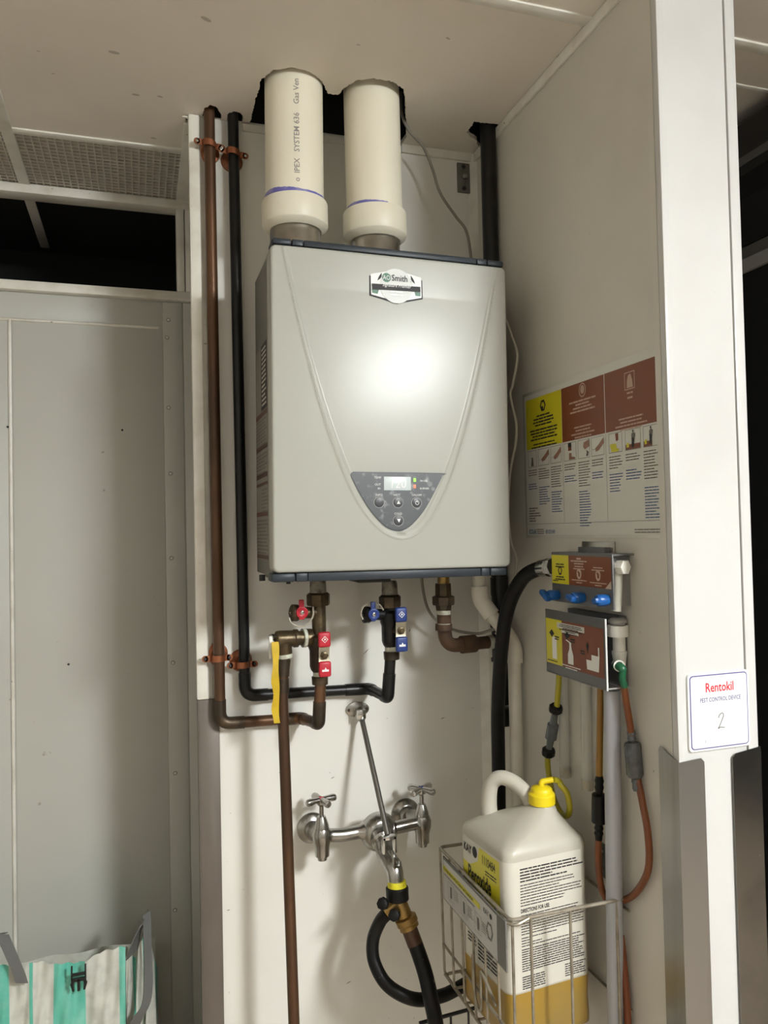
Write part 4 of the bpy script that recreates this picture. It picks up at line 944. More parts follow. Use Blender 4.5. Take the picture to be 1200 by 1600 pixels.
# ================================================================== TUBES BELOW THE DISPENSER
def tub(name, pts, r, m_t, lab, parts=()):
    t = thing(name, pts[-1], lab, 'tube')
    MB().tube(spline(pts, 6), r, 14).build('tube', m_t, t)
    for nm, a, b, prof, mm, sg in parts: MB().lathe(a, b-a, [(k*(b-a).length, rr) for k, rr in prof], sg).build(nm, mm, t)
    return t
x0 = .745
y0_, y1_ = PX(873, 1066, x0), PX(870, 1104, x0)
yb0, yb1 = PX(855, 1178, x0), PX(862, 1222, x0)
tub('yellow_tube', [PX(874, 1040, x0), y0_, y1_, PX(868, 1110, x0)], .0055, M_ytube, 'short yellow tube with grey check valve left under the dispenser',
    [('check_valve', PX(869, 1105, x0), PX(856, 1180, x0), [(0, .009), (.05, .011), (.1, .008), (.14, .006), (.34, .0075), (.36, .011), (.64, .011), (.66, .0075), (.84, .006), (.88, .008), (.95, .011), (1, .009)], M_smoke, 16),
     ('clamp', PX(869.5, 1102, x0), PX(867, 1113, x0), [(0, .010), (.2, .013), (.8, .013), (1, .010)], M_rub, 8),
     ('clamp', PX(858, 1169, x0), PX(856, 1181, x0), [(0, .010), (.2, .013), (.8, .013), (1, .010)], M_rub, 8)])
JC = V((.572, 1.172, .738)); th_ = math.radians(5); ju = V((math.cos(th_), math.sin(th_), 0)); jv = V((-math.sin(th_), math.cos(th_), 0)); JW, JD = .168, .166
def J(u, v, z): return JC+ju*u+jv*v+V((0, 0, z-JC.z))
nk = J(.115, .062, 1.10)
tub('yellow_tube', [PX(855.5, 1180, x0), PX(856, 1200, x0), PX(861, 1230, x0), PX(868, 1255, x0), PX(878, 1272, .74), PX(887, 1274, .735), PX(890, 1262, .73), PX(886, 1240, .725), PX(876, 1226, .715), nk+V((.034, -.004, .042)), nk+V((.021, -.006, .0475))], .0055, M_ytube, 'yellow tube looping behind the jug cap from check valve')
xo = .745
tub('orange_tube', [PX(939, 1060, xo), PX(938, 1100, xo), PX(937, 1160, xo), PX(936, 1225, xo)], .0058, mat('amber_tube', (.27, .135, .018), .32), 'amber tube hanging straight from dispenser to black check valve')
t = tub('orange_tube', [PX(935.5, 1305, xo), PX(935, 1345, xo), PX(938, 1380, xo), PX(946, 1402, .752), PX(960, 1409, .765), PX(985, 1402, .767), PX(1004, 1380, .767), PX(1014, 1350, .767), PX(1012, 1300, .767), PX(1003, 1250, .767), PX(996, 1215, .767)], .0058, M_org, 'orange tube sweeping in a U below the dispenser with black valve',
    [('check_valve', PX(936.5, 1212, xo), PX(935.5, 1312, xo), [(0, .006)]+[(.03+.05*k, .0065+.0015*(k % 2)) for k in range(5)]+[(.28, .006), (.29, .0115), (.30, .0125), (.72, .0125), (.73, .0115), (.74, .006)]+[(.78+.04*k, .0065+.0015*(k % 2)) for k in range(5)]+[(1, .006)], M_rub, 18)])
tub('orange_tube', [PX(974.5, 1070, .752), PX(979, 1100, .757), PX(984, 1130, .762), PX(987, 1150, .765)], .0058, M_org, 'short orange tube from green barb down to clear valve',
    [('barb', PX(986, 1140, .765), PX(988, 1166, .765), [(0, .0062), (.3, .0075), (.32, .0062), (.6, .0075), (.62, .006), (1, .006)], M_smoke, 14),
     ('clear_valve', PX(988, 1158, .765), PX(993, 1217, .765), [(0, .007), (.04, .0125), (.1, .0135), (.88, .0135), (.96, .011), (1, .007)], mat('clear_valve_body', (.09, .095, .095), .12, col2=(.05, .05, .05), nscale=40, bump=.6, bscale=120), 12),
     ('barb', PX(992.5, 1213, .765), PX(996, 1236, .765), [(0, .006), (.4, .0075), (.42, .0062), (.8, .0075), (1, .0062)], M_smoke, 14)])
tub('orange_tube', [PX(970, 1462, .764), PX(974, 1500, .764), PX(979, 1560, .764), PX(983, 1640, .764), PX(984, 1700, .764)], .006, mat('dark_orange_tube', (.20, .05, .012), .4), 'dark orange tube descending behind the grey conduit at bottom')
def clear_strip(px, pw, y0, y1, lab):
    a, b = PX(px, y0, XR-.012), PX(px+3, y1, XR-.012); hw = pw*1.38/1200/.62
    t = thing('clear_tube', b, lab, 'tube')
    g = MB(); g.tube([a, b], .0100, 14, caps=False); g.build('tube_wall', M_clear, t)
    MB().tube([b+V((0, 0, .018)), b], .0104, 14, caps=False).build('tube_end', mat('clear_end', (.52, .46, .34), .3, alpha=.55), t)
clear_strip(880, 12, 1058, 1214, 'clear plastic tube hanging beside the yellow tube')
clear_strip(915, 16, 1058, 1234, 'clear plastic tube hanging beside the amber tube')
a, b = PX(956, 1078, .752), PX(962, 1600, .752); b = a+(b-a)*1.6
t = thing('conduit', b, 'long light grey plastic conduit hanging from dispenser past the jug', 'conduit')
MB().tube([a, b], .0138, 22).build('conduit_tube', M_lgrey, t)
q = PX(942, 1345, XR-.004); t2 = thing('wall_clip', q, 'small dark metal clip on right wall behind conduit', 'clip')
MB().box((XR-.004, q.y-.012, q.z-.03), (XR, q.y+.008, q.z+.03), .002).build('clip_plate', M_dgreym, t2)
MB().tube([(XR-.004, q.y, q.z+.018), (XR-.014, q.y, q.z+.010), (XR-.014, q.y, q.z-.005), (XR-.004, q.y, q.z-.018)], .003, 8).build('clip_loop', M_steel, t2)

# ================================================================== POSTER
po = thing('instruction_poster', PX(930, 840, XR), 'laminated cleaning instruction poster with yellow and brown headings on right wall', 'poster')
y_a, y_b = (PX(817.3, 615.6, XR).y+PX(822.8, 842, XR).y)/2, (PX(1033, 540, XR).y+PX(1041.6, 838.8, XR).y)/2
z_a, z_b = (PX(822.8, 842, XR).z+PX(1041.6, 838.8, XR).z)/2, (PX(817.3, 615.6, XR).z+PX(1033, 540, XR).z)/2
MB().box((XR-.0012, y_b, z_a), (XR, y_a, z_b), .0004).build('laminate', M_lam, po)
o = V((XR-.0012, y_a, z_a))
def pc(cx, cy):
    q = PX(800+cx/4.615, 530+cy/4.615, XR-.0012); return (y_a-q.y, q.z-z_a)
def pr4(tl, br, tl2=None):
    a, b = pc(*tl), pc(*br); return a[0], b[1], b[0], a[1]
xA, _ = pc(104, 620); xB, _ = pc(361, 555); xC, _ = pc(671, 460); xD, _ = pc(1055, 350); zT = (pc(355, 365)[1]+pc(1047, 112)[1]+pc(668, 250)[1])/3; zM = (pc(368, 752)[1]+pc(1063, 586)[1]+pc(110, 800)[1])/3
zB = (pc(125, 1336)[1]+pc(1093, 1305)[1])/2
sh = MB().quad(o, U, W_, .008, .006, y_a-y_b-.008, z_b-z_a-.006, .0003).build('sheet', M_post, po)
MB().quad(o, U, W_, xA, zM, xB-.001, zT, .0005).build('yellow_heading', M_posty, po)
MB().quad(o, U, W_, xB, zM, xC-.0015, zT, .0005).build('brown_heading', M_postb, po)
MB().quad(o, U, W_, xC+.0005, zM, xD, zT, .0005).build('brown_heading', M_postb, po)
g = MB(); L_ = .0008                      # dark print
def cen(x0, x1): return (x0+x1)/2
cx = cen(xA, xB)
g.ring(o, U, W_, cx, zT-.020, .007, .0115, L_, seg=6, k=1.1); g.disc(o, U, W_, cx-.002, zT-.024, .0035, L_)
g.clines(o, U, W_, cx, zT-.037, [.052, .078, .082, .066], .0062, .0032, L_); g.clines(o, U, W_, cx, zT-.065, [.11, .105, .09, .105], .0062, .0032, L_); g.clines(o, U, W_, cx, zT-.094, [.085, .10], .0062, .0026, L_)
g.build('heading_print', M_print, po)['kind'] = 'stuff'
g = MB()
cx = cen(xB, xC); g.ring(o, U, W_, cx+.002, zT-.015, .0095, .0115, L_, k=1.15); g.disc(o, U, W_, cx+.002, zT-.014, .0065, L_, ry=.008)
g.clines(o, U, W_, cx, zT-.032, [.088, .045, .062, .082], .0062, .003, L_); g.clines(o, U, W_, cx, zT-.080, [.058, .048, .078, .055], .0062, .0026, L_)
cx = cen(xC, xD); 
for a_, b_, c_, d_ in ((-.014, -.040, .014, -.0385), (-.014, -.012, .014, -.0105), (-.014, -.040, -.0125, -.0105), (.0125, -.040, .014, -.0105)): g.quad(o, U, W_, cx+a_, zT+b_, cx+c_, zT+d_, L_)
g.poly(o, U, W_, [(cx-.008, zT-.037), (cx+.009, zT-.037), (cx+.007, zT-.024), (cx+.003, zT-.014), (cx-.004, zT-.016), (cx-.007, zT-.026)], L_)
g.clines(o, U, W_, cx, zT-.044, [.016], .006, .003, L_); g.clines(o, U, W_, cx, zT-.052, [.014], .006, .003, L_)
g.clines(o, U, W_, cx, zT-.085, [.066, .058, .086, .06], .0060, .0026, L_)
g.build('heading_print', mat('pale_heading', (.50, .34, .25), .5), po)['kind'] = 'stuff'
frames = [((118, 815), (180, 935)), ((192, 800), (270, 915)), ((280, 775), (358, 897)), ((378, 752), (465, 885)), ((478, 722), (563, 865)), ((575, 697), (667, 845)), ((700, 668), (797, 825)), ((818, 638), (930, 805)), ((948, 608), (1056, 780))]
zf1 = zM-.003; zf0 = zM-.037; fx = []
g = MB()
for (a_, b_) in frames:
    xa_ = pc(a_[0], (a_[1]+b_[1])/2)[0]; xb_ = pc(b_[0], (a_[1]+b_[1])/2)[0]; fx.append((xa_, xb_))
    for r in ((xa_, zf0, xb_, zf0+.0008), (xa_, zf1-.0008, xb_, zf1), (xa_, zf0, xa_+.0008, zf1), (xb_-.0008, zf0, xb_, zf1)): g.quad(o, U, W_, *r, L_)
g.quad(o, U, W_, xA, zB, xD+.004, zB+.0007, L_)
for x in (xB-.0005, xC-.0005): g.quad(o, U, W_, x, zB, x+.0007, zM-.001, L_)
g.quad(o, U, W_, xD+.004, zB, xD+.0047, zM+.005, L_)
g.build('picture_frames', mat('frame_grey', (.20, .19, .17), .5), po)['kind'] = 'stuff'
g1_ = MB(); g2_ = MB(); g3_ = MB(); g4_ = MB()
for i, (xa_, xb_) in enumerate(fx):
    w = xb_-xa_; h = zf1-zf0
    def pp(l): return [(xa_+w*a, zf0+h*b) for a, b in l]
    if i == 0: g4_.poly(o, U, W_, pp([(.35, .05), (.65, .05), (.6, .55), (.45, .6)]), L_)
    if i in (1, 2, 5): g1_.poly(o, U, W_, pp([(.95, .9), (.98, .6), (.6, .28), (.35, .22), (.30, .4), (.6, .6)]), L_); g4_.quad(o, U, W_, xa_+w*.05, zf0+h*.35, xb_-w*.3, zf0+h*.365, L_*.9)
    if i == 3: g1_.poly(o, U, W_, pp([(.4, .05), (.9, .05), (.9, .15), (.62, .2), (.62, .4), (.42, .42)]), L_); g2_.quad(o, U, W_, xa_+w*.35, zf0+h*.55, xa_+w*.62, zf0+h*.95, L_); g3_.quad(o, U, W_, xa_+w*.35, zf0+h*.75, xa_+w*.62, zf0+h*.98, L_*1.2)
    if i == 4: g1_.poly(o, U, W_, pp([(.95, .95), (.98, .6), (.6, .45), (.45, .6), (.5, .85)]), L_); g4_.poly(o, U, W_, pp([(.7, .42), (.92, .3), (.85, .08), (.68, .1), (.74, .28)]), L_)
    if i == 6: g2_.poly(o, U, W_, pp([(.5, .95), (.72, .95), (.72, .6), (.55, .55)]), L_); 
    if i == 6:
        MB().poly(o, U, W_, pp([(.08, .45), (.55, .45), (.6, .2), (.78, .15), (.7, .03), (.2, .05)]), L_).build('bucket_picture', M_posty, po)
    if i in (7, 8):
        g2_.quad(o, U, W_, xa_+w*.03, zf0+h*.03, xb_-w*(.03 if i == 7 else .4), zf0+h*.28, L_)
        g3_.poly(o, U, W_, pp([(.42, .12), (.56, .12), (.62, .5), (.5, .62), (.44, .5)]), L_*1.3); g3_.disc(o, U, W_, xa_+w*.53, zf0+h*.90, h*.055, L_*1.3)
        g4_.poly(o, U, W_, pp([(.42, .5), (.62, .5), (.68, .75), (.52, .86), (.42, .74)]), L_*1.2)
        MB().quad(o, U, W_, xa_+w*.10, zf0+h*.14, xa_+w*.26, zf0+h*.36, L_*1.4).build('bucket_picture', M_posty, po)
for g_, m_m in ((g1_, M_skin), (g2_, M_postb), (g3_, M_print), (g4_, M_gprint)): g_.build('pictures', m_m, po)['kind'] = 'stuff'
g = MB(); gb = MB(); zt0 = zf0-.006
rows = [(3, 3, .014), (5, 8, .013), (9, 9, .006), (3, 3, .008), (10, 14, .006), (3, 3, .008), (5, 7, .006), (3, 4, .012), (10, 11, .010)]
for (xa_, xb_), (n1_, n2_, gap) in zip(fx, rows):
    g.lines(o, U, W_, xa_, zt0, xb_, n1_, .0048, .0017, L_, rag=.35); gb.lines(o, U, W_, xa_, zt0-n1_*.0048-gap, xb_, n2_, .0048, .0017, L_, rag=.35)
g.lines(o, U, W_, xA+.004, zB+.034, xA+.052, 6, .0052, .0024, L_, rag=.5)
g.lines(o, U, W_, xA+.034, zB-.010, xA+.064, 3, .004, .0018, L_, rag=.1); g.lines(o, U, W_, xD-.07, zB-.013, xD+.002, 2, .0045, .0018, L_, rag=.1)
g.build('body_print', M_gprint, po)['kind'] = 'stuff'; gb.build('body_print', mat('soft_blue_print', (.07, .12, .26), .5), po)['kind'] = 'stuff'
MB().text('ECOLAB', o, U, W_, xA+.002, zB-.0195, .0125, 'LEFT', L_, sx=.62, bold=.03).build('logo', mat('ecolab_blue', (.01, .10, .22), .5), po)
MB().text('801.529.5409', o, U, W_, xA+.070, zB-.0195, .0115, 'LEFT', L_, sx=.58, bold=.012).build('telephone_number', mat('pale_blue_print', (.12, .17, .32), .5), po)

# ================================================================== STICKER ON THE PARTITION END
q = P(1076, 1175, YP); so_ = V((P(1078, 1115, YP).x, YP-.0004, P(1124, 1167, YP).z)); 
sw, sh_ = .1085, .1125; U2 = X_; ySt = YP-.0006
st = thing('pest_control_sticker', V((so_.x+sw/2, YP, so_.z)), 'white pest control sticker with navy border on white partition end', 'sticker')
def rrect(x0, y0, x1, y1, r, n=5):
    out = []
    for cx_, cy_, a0 in ((x1-r, y1-r, 0), (x0+r, y1-r, 90), (x0+r, y0+r, 180), (x1-r, y0+r, 270)):
        for k in range(n+1): an = math.radians(a0+90*k/n); out.append((cx_+r*math.cos(an), cy_+r*math.sin(an)))
    return out
oS = V((so_.x, ySt, so_.z))
MB().prism([(oS.x+x, ySt, oS.z+y) for x, y in rrect(-.003, -.003, sw+.003, sw and sh_+.003, .006)], (0, .0035, 0)).build('backing', mat('sticker_white', (.80, .80, .78), .3), st)
MB().poly(oS, U2, Z_, rrect(0, 0, sw, sh_, .006), .0003).build('border', M_rtb, st)
MB().poly(oS, U2, Z_, rrect(.0016, .0016, sw-.0016, sh_-.0016, .005), .0006).build('face', mat('sticker_white', (.8, .8, .78), .3), st)
MB().text('Rentokil', oS, U2, Z_, sw*.51, sh_-.0265, .0200, 'CENTER', .0009, sx=.80, bold=.015).build('brand_lettering', M_rtk, st)
MB().text('PEST CONTROL DEVICE', oS, U2, Z_, sw*.52, sh_-.0415, .0092, 'CENTER', .0009, sx=.78, bold=.008).build('caption', M_rtb, st)
MB().tube(spline([oS+V((x*sw, -.0008, z*sh_)) for x, z in ((.475, .40), (.49, .435), (.525, .46), (.555, .455), (.56, .42), (.53, .36), (.49, .29), (.465, .255), (.50, .27), (.53, .268), (.575, .262))], 4), .0007, 5).build('handwritten_two', M_gprint, st)
g = MB(); g.quad(oS, U2, Z_, sw*.23, .009, sw*.25, .0135, .0009); g.quad(oS, U2, Z_, sw*.27, .0095, sw*.72, .010, .0009); g.build('small_print', mat('faint_print', (.45, .45, .5), .5), st)['kind'] = 'stuff'

# ================================================================== JUG
jug = thing('chemical_jug', J(JW/2, JD/2, JC.z), 'translucent jug of yellow cleaner with white label and yellow cap in wire basket', 'jug')
def rr_sec(cu, cv, hu, hv, r, z, n=6):
    out = []; r = min(r, hu*.999, hv*.999)
    for su, sv, a0 in ((1, 1, 0), (-1, 1, 90), (-1, -1, 180), (1, -1, 270)):
        for k in range(n+1):
            an = math.radians(a0+90*k/n); out.append(J(cu+su*(hu-r)+r*math.cos(an), cv+sv*(hv-r)+r*math.sin(an), z))
    return out
hu, hv, cu, cv = JW/2, JD/2, JW/2, JD/2; nu, nv = .115, .062
zS = 1.056
secs = [(0, hu-.008, hv-.008, .010, .738), (0, hu-.001, hv-.001, .016, .743), (0, hu, hv, .018, .752), (0, hu-.001, hv-.001, .018, .79), (0, hu, hv, .018, .825), (0, hu, hv, .018, .84), (0, hu-.0005, hv-.0005, .018, .95), (0, hu, hv, .018, zS-.008), (0, hu-.003, hv-.003, .020, zS+.002), (.10, hu-.014, hv-.014, .024, zS+.012), (.42, hu*.62, hv*.62, .035, zS+.026), (.72, hu*.42, hv*.42, .030, zS+.037), (.95, .026, .026, .026, zS+.045), (1, .0205, .0205, .0205, zS+.049), (1, .0200, .0200, .0200, zS+.065)]
g = MB(); vs = []; fs = []; mi = []
rings = [rr_sec(cu+(nu-cu)*k, cv+(nv-cv)*k, a, b, r, z) for k, a, b, r, z in secs]; n = len(rings[0])
for r in rings: vs += r
for i in range(len(rings)-1):
    for k in range(n): fs.append((i*n+k, i*n+(k+1) % n, (i+1)*n+(k+1) % n, (i+1)*n+k)); mi.append(1 if secs[i+1][4] <= .826 else 0)
fs.append(tuple(range(n))[::-1]); mi.append(1); fs.append(tuple((len(rings)-1)*n+k for k in range(n))); mi.append(0)
g.add(vs, fs); g.m = mi; g.build('body', [M_jug, M_liq], jug, sharp=50)
hp = [J(.052, .138, zS-.004), J(.052, .142, zS+.034), J(.056, .138, zS+.070), J(.068, .126, zS+.084), J(.084, .110, zS+.080), J(.099, .092, zS+.064), J(.106, .082, zS+.046), J(.108, .078, zS+.020)]
hs = spline(hp, 5); nh = len(hs)
MB().tube(hs, [.0135+.004*(abs(i/nh-.5)*2)**3 for i in range(nh)], 16).build('handle', M_jug, jug)
cz = 1.106; cb = J(nu, nv, cz)
cp_ = MB().lathe(cb, (0, 0, 1), [(0, .0225), (.001, .0238), (.017, .0238), (.020, .0215), (.021, .0195), (.026, .0190), (.029, .0165), (.031, .011), (.032, .0075)], 32).build('cap', M_yel, jug)
for k in range(0): pass
el = cb+V((0, 0, .030)); MB().tube(fillet([el, el+V((0, 0, .0085)), el+V((.020, -.006, .0115))], .005, 5), .0052, 12).build('elbow_barb', M_yel, cp_)
# wrap-round label: front face and left face
zl0, zl1 = .828, 1.042
Rj = Matrix.Rotation(th_, 3, 'Z')
o = J(0, 0, zl0)
U3 = ju; nF = U3.cross(Z_)
hl = zl1-zl0
def wrap(z): return rr_sec(cu, cv, hu+.0006, hv+.0006, .0186, z)[13:22]
wa, wb2 = wrap(zl0), wrap(zl1); wa[0] = wa[0].lerp(wa[1], .02); k9 = len(wa)
wa[-1] = J(JW-.008, -.0006, zl0) if False else wa[-1]
fl = MB().add(wa+wb2, [(i, i+1, k9+i+1, k9+i) for i in range(k9-1)]).build('wrap_label', M_paper, jug, sharp=60)
g = MB(); of = J(0, 0, zl0); x0_, x1_ = .026, JW-.014
g.lines(of, U3, Z_, x0_, hl-.012, x1_, 5, .0050, .0024, .0010, rag=.5)
g.lines(of, U3, Z_, x0_, hl-.039, x1_, 8, .0048, .0016, .0010, rag=.6)
g.lines(of, U3, Z_, x0_, hl-.089, x1_, 8, .0044, .0016, .0010, rag=.15)
g.lines(of, U3, Z_, x0_, hl-.126, x1_, 4, .0044, .0016, .0010, rag=.9)
g.lines(of, U3, Z_, x0_, hl-.145, x1_, 10, .0039, .0018, .0010, rag=.12)
g.lines(of, U3, Z_, x0_, .024, x0_+.045, 6, .0038, .0019, .0010, rag=.1); g.lines(of, U3, Z_, x0_+.085, .026, x1_, 6, .0038, .0018, .0010, rag=.2)
g.build('label_print', M_print, fl)['kind'] = 'stuff'
MB().text('DIRECTIONS FOR USE:', of, U3, Z_, x0_, hl-.0850, .0092, 'LEFT', .0010, sx=.62, bold=.03).build('directions_heading', M_print, fl)
ol = J(0, JD, zl0); U4 = -jv
ll = fl
MB().poly(ol, U4, Z_, [(.0185, .052), (JD-.020, .052), (JD-.020, hl-.004), (.078, hl-.004), (.072, hl-.030), (.045, hl-.045), (.0185, hl-.045)], .0009).build('yellow_field', M_posty, ll)
MB().text('KAY', ol, U4, Z_, .021, hl-.026, .020, 'LEFT', .0012, sx=.75, bold=.03).disc(ol, U4, Z_, .062, hl-.018, .0085, .0012, ry=.010).build('brand_lettering', M_print, ll)
MB().text('1110484', ol, U4, Z_, .086, hl-.028, .022, 'LEFT', .0012, sx=.60, bold=.012).lines(ol, U4, Z_, .098, hl-.036, JD-.030, 2, .005, .0022, .0012, rag=.1).build('product_number', M_print, ll)
MB().text('Peroxide', ol, U4, Z_, .036, hl-.072, .036, 'LEFT', .0012, sx=.62, bold=.03).build('product_name', M_print, ll)
g = MB().lines(ol, U4, Z_, .030, .044, .060, 3, .006, .003, .0012).lines(ol, U4, Z_, .066, .046, JD-.030, 6, .0062, .0034, .0012, rag=.4); g.build('label_print', M_print, ll)['kind'] = 'stuff'

# ================================================================== WIRE BASKET AND SIGN
X0, X1, Y0, Y1, zr, zb_ = .553, .752, 1.122, 1.425, .977, .730
bk = thing('wire_basket', ((X0+X1)/2, (Y0+Y1)/2, zb_), 'tan coated wire basket on right wall holding the jug', 'basket')
rw = .0031
rim = fillet([(XR, Y1-.004, zr), (X0, Y1, zr), (X0, Y0, zr), (X1+.004, Y0, zr), (XR-.002, Y0+.004, zr)], .012, 5)
MB().tube(rim, rw, 10).build('rim_wire', M_wire, bk)
MB().tube(fillet([(X0-.004, Y0+.012, zr-.006), (X0+.006, Y0-.006, zr-.006), (X0+.03, Y0-.005, zr+.001)], .008, 5), rw, 8).build('rim_wire', M_wire, bk)
base = fillet([(XR, Y1-.004, zb_), (X0+.006, Y1, zb_), (X0+.006, Y0, zb_), (XR, Y0, zb_)], .012, 5)
MB().tube(base, rw, 10).build('base_wire', M_wire, bk)
MB().tube([(X0+.003, Y1, .79), (X0+.003, Y0, .79)], rw*.8, 8).build('side_wire', M_wire, bk)
MB().tube([(XR-.004, Y1-.02, .79), (XR-.004, Y0, .79)], rw*.8, 8).build('side_wire', M_wire, bk)
MB().tube([(XR-.004, Y1-.02, .955), (XR-.004, Y0, .955)], rw*.8, 8).build('side_wire', M_wire, bk)
for y in (Y1-.002, 1.375, 1.325, 1.275, 1.225, 1.175): MB().tube(fillet([(X0, y, zr), (X0+.004, y, zb_), (X1, y, zb_-.0)], .010, 4), rw*.78, 8).build('upright_wire', M_wire, bk)
for px in (800, 829, 891): 
    x = P(px, 1430, Y0).x; MB().tube(fillet([(x, Y0, zr), (x+.002, Y0+.003, zb_), (x+.002, Y1, zb_)], .010, 4), rw*.82, 8).build('upright_wire', M_wire, bk)
MB().tube([(X1-.004, Y0, zr), (X1-.002, Y0, zb_)], rw*.8, 8).build('upright_wire', M_wire, bk)
MB().tube(spline([(X0-.002, 1.27, .80), (X0-.002, 1.27, .85), (X0-.002, 1.268, .80), (X0-.002, 1.262, .775), (X0-.002, 1.25, .765), (X0-.002, 1.238, .775), (X0-.002, 1.236, .83), (X0-.002, 1.228, .836), (X0-.001, 1.18, .81)], 5), rw*.9, 8).build('card_hook', M_wire, bk)
yA, yB = PX(694, 1360, X0-.004).y, PX(792, 1460, X0-.004).y
sg = thing('basket_sign', (X0-.005, (yA+yB)/2, .893), 'grey plate with white printed instruction card on basket side', 'sign')
MB().box((X0-.0065, yB, .893), (X0-.0035, yA, .974), .0006).build('plate', mat('plate_dark', (.16, .155, .14), .5), sg)
o = V((X0-.0065, yA-.004, .896)); wS = yA-yB-.034; hS = .074
MB().quad(o, U, W_, 0, 0, wS, hS, .0005).build('card', mat('card_white', (.50, .49, .46), .4), sg)
MB().poly(o, U, W_, [(0, hS-.011), (wS*.72, hS-.011), (wS*.72, hS-.021), (0, hS-.021)], .0008).build('title_band', M_posty, sg)
MB().text('Peroxide Multi Surface Cleaner and Disinfectant', o, U, W_, .003, hS-.0187, .0090, 'LEFT', .0011, sx=.78, bold=.012).build('title_lettering', mat('title_ink', (.06, .07, .02), .5), sg)
g = MB(); g.lines(o, U, W_, .003, hS-.025, wS*.62, 1, .004, .002, .0011, rag=0)
for xq in (.10, .36, .62):
    a_ = wS*xq; 
    for r in ((a_, .010, a_+.028, .0106), (a_, .042, a_+.028, .0426), (a_, .010, a_+.0006, .042), (a_+.0274, .010, a_+.028, .042)): g.quad(o, U, W_, *r, .0011)
    g.quad(o, U, W_, a_+.010, .015, a_+.018, .036, .0011); g.lines(o, U, W_, a_+.031, .038, a_+.052, 5, .004, .0012, .0011)
g.ring(o, U, W_, wS*.88, hS*.47, .009, .0125, .0011, seg=6, k=1.3); g.build('card_print', M_gprint, sg)['kind'] = 'stuff'
MB().text('KAY', o, U, W_, wS*.78, hS-.017, .013, 'LEFT', .0011, sx=.8).disc(o, U, W_, wS*.78+.029, hS-.0125, .0045, .0011).build('brand_lettering', M_print, sg)
# black wire rack underneath
rk = thing('wire_rack', P(730, 1600, 1.35), 'black wire rack partly seen under the tan basket', 'rack')
zk = P(725, 1578, 1.36).z
ra, rb = P(655, 1599, 1.445), P(770, 1567, 1.445)
MB().tube([ra, rb], .0036, 8).build('top_rail', M_bwire, rk); MB().tube([rb, rb+V((XR-.01-rb.x, .0, 0))], .0036, 8).build('top_rail', M_bwire, rk)
MB().tube([rb, P(785, 1625, 1.30)], .0030, 8).build('side_rail', M_bwire, rk)
for k in (.42, .66, .92): a_ = ra.lerp(rb, k); MB().tube([a_, a_+V((0, 0, -.16))], .0024, 8).build('upright_wire', M_bwire, rk)

# ================================================================== STRIPED BAG
YB = 1.82
bag = thing('striped_bag', V((P(110, 1560, YB).x, YB+.1, 0)), 'green and white striped woven bag with grey straps in lower left corner', 'bag')
topc = [(-60, 1500), (-20, 1497), (0, 1508), (14, 1512), (30, 1528), (36, 1530), (40, 1509), (80, 1508), (112, 1508), (135, 1501), (165, 1486), (188, 1477), (196, 1478)]
def topy(px):
    for (xa, ya), (xb, yb2) in zip(topc[:-1], topc[1:]):
        if xa <= px <= xb: return ya+(yb2-ya)*(px-xa)/(xb-xa)
    return topc[-1][1]
def green(px): return any(a <= px < b for a, b in ((-60, -30), (-14, 12), (44, 51), (84, 133.5), (186, 200)))
g = MB(); vs = []; fs = []; mi = []; NXb, NZb = 130, 26
for i in range(NXb+1):
    px = -60+256*i/NXb; tp = P(px, topy(px), YB); 
    for j in range(NZb+1):
        t_ = j/NZb; z = tp.z*(1-t_)+.002*t_
        y = YB+.007*math.sin(px*.045+t_*9)*(.4+t_)+.004*math.sin(px*.13-t_*17)+.003*math.sin(px*.31+t_*23)+.01*math.sin(t_*5+px*.02)-.05*t_
        vs.append((tp.x+.01*t_*math.sin(px*.05), y, z))
for i in range(NXb):
    for j in range(NZb):
        a_ = i*(NZb+1)+j; fs.append((a_, a_+1, a_+NZb+2, a_+NZb+1)); mi.append(1 if green(-60+256*(i+.5)/NXb) else 0)
g.add(vs, fs); g.m = mi; g.build('front_cloth', [M_bagw, M_bagg], bag, sharp=60)
# gusset on the right, folding back to the rear cloth
gp = [(196, 1478, 0), (203, 1486, .012), (209, 1497, .03), (214, 1490, .045), (220, 1470, .05), (226, 1462, .045), (233, 1468, .03), (240, 1492, .05), (245, 1508, .09), (246, 1520, .14), (243, 1500, .20)]
gp = spline([V((x, y, d)) for x, y, d in gp], 5)
g = MB(); vs = []; fs = []; mi = []; ng = len(gp)
for i, q in enumerate(gp):
    tp = P(q.x, q.y, YB+q.z)
    for j in range(NZb+1):
        t_ = j/NZb; vs.append((tp.x-.02*t_*math.sin(i*.5), tp.y+.006*math.sin(i*.8+t_*6), tp.z*(1-t_)+.002*t_))
for i in range(ng-1):
    for j in range(NZb):
        a_ = i*(NZb+1)+j; fs.append((a_, a_+1, a_+NZb+2, a_+NZb+1)); mi.append(1 if (8 <= i < 14 or 22 <= i < 27 or 36 <= i < 43) else 0)
g.add(vs, fs); g.m = mi; g.build('side_gusset', [M_bagw, M_bagg], bag, sharp=60)
g = MB(); vs = []; fs = []
bx0, bx1 = P(-60, 1520, YB).x, P(243, 1500, YB+.2).x
for i in range(21):
    for j in range(9): vs.append((bx0+(bx1-bx0)*i/20, YB+.2+.006*math.sin(i), .60*(1-j/8)+.002))
for i in range(20):
    for j in range(8): a_ = i*9+j; fs.append((a_, a_+9, a_+10, a_+1))
g.add(vs, fs).build('rear_cloth', M_bagw, bag)
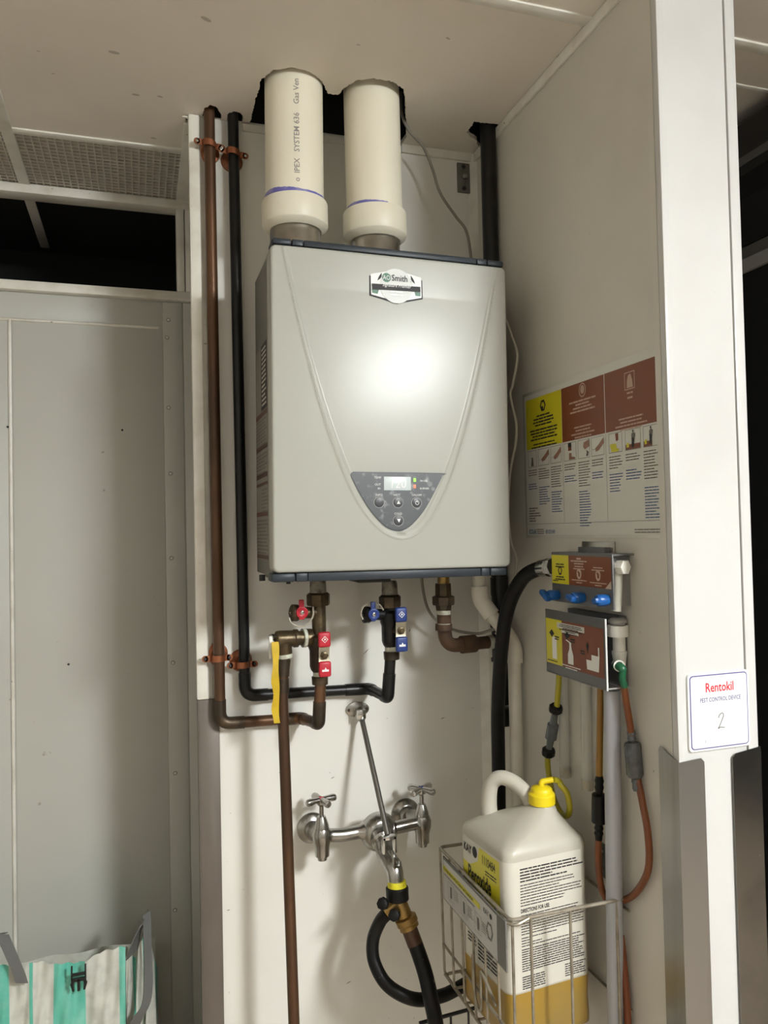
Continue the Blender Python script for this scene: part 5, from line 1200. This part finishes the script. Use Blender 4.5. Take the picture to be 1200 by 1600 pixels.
def ribbon(pts, wv, th, n=5):
    pts = spline(pts, n); vs = []; fs = []
    if not isinstance(wv, list): wv = [wv]*2
    N = len(pts)
    for i, p in enumerate(pts):
        k = i/(N-1)*(len(wv)-1); a_ = min(int(k), len(wv)-2); w = wv[a_].lerp(wv[a_+1], k-a_)
        T = (pts[min(i+1, N-1)]-pts[max(i-1, 0)]).normalized(); nn = T.cross(w).normalized()*th
        vs += [p-w-nn, p+w-nn, p+w+nn, p-w+nn]
    for i in range(N-1):
        for k in range(4): fs.append((4*i+k, 4*i+4+k, 4*i+4+(k+1) % 4, 4*i+(k+1) % 4))
    fs += [(0, 1, 2, 3), (4*N-1, 4*N-2, 4*N-3, 4*N-4)]
    return MB().add(vs, fs)
ribbon([P(206, 1492, YB-.004), P(212, 1468, YB), P(222, 1442, YB+.01), P(228, 1431, YB+.018)], [V((.012, .012, .004)), V((.005, .022, .004))], .001).build('strap', M_strap, bag, sharp=60)
ribbon([P(229, 1427, YB+.02), P(230, 1460, YB-.005), P(231, 1500, YB-.02), P(232, 1535, YB-.03), P(228, 1568, YB-.035), P(216, 1590, YB-.035), P(203, 1615, YB-.03)], [V((.0085, .006, .001)), V((.0085, .006, 0)), V((.010, .002, .002)), V((.010, 0, -.008))], .001).build('strap', M_strap, bag, sharp=60)
ribbon([P(-34, 1500, YB-.012), P(-12, 1470, YB-.010), P(3, 1458, YB-.008)], [V((.012, .01, .012)), V((.010, .008, -.004))], .001).build('strap', M_strap, bag, sharp=60)
ribbon([P(3, 1459, YB-.008), P(14, 1484, YB-.012), P(29, 1520, YB-.014), P(34, 1536, YB-.014)], [V((.012, .006, -.006)), V((.012, .003, -.004))], .001).build('strap', M_strap, bag, sharp=60)
bu = P(123, 1528, YB-.022)
bc = MB().box((bu.x-.0155, bu.y-.004, bu.z+.006), (bu.x+.0155, bu.y+.003, bu.z+.011), .001)
bc.box((bu.x-.0155, bu.y-.004, bu.z-.004), (bu.x-.012, bu.y+.003, bu.z+.027), .001).box((bu.x+.012, bu.y-.004, bu.z-.004), (bu.x+.0155, bu.y+.003, bu.z+.027), .001)
bc.box((bu.x-.0145, bu.y-.004, bu.z-.006), (bu.x+.0145, bu.y+.003, bu.z+.001), .001).box((bu.x-.003, bu.y-.004, bu.z-.026), (bu.x+.003, bu.y+.003, bu.z), .001)
for sx in (-1, 1): bc.tube([(bu.x+sx*.010, bu.y, bu.z), (bu.x+sx*.0135, bu.y, bu.z-.012), (bu.x+sx*.011, bu.y, bu.z-.026)], [.0025, .004, .0022], 8)
bc.build('buckle', mat('buckle_black', (.008, .008, .008), .3), bag)
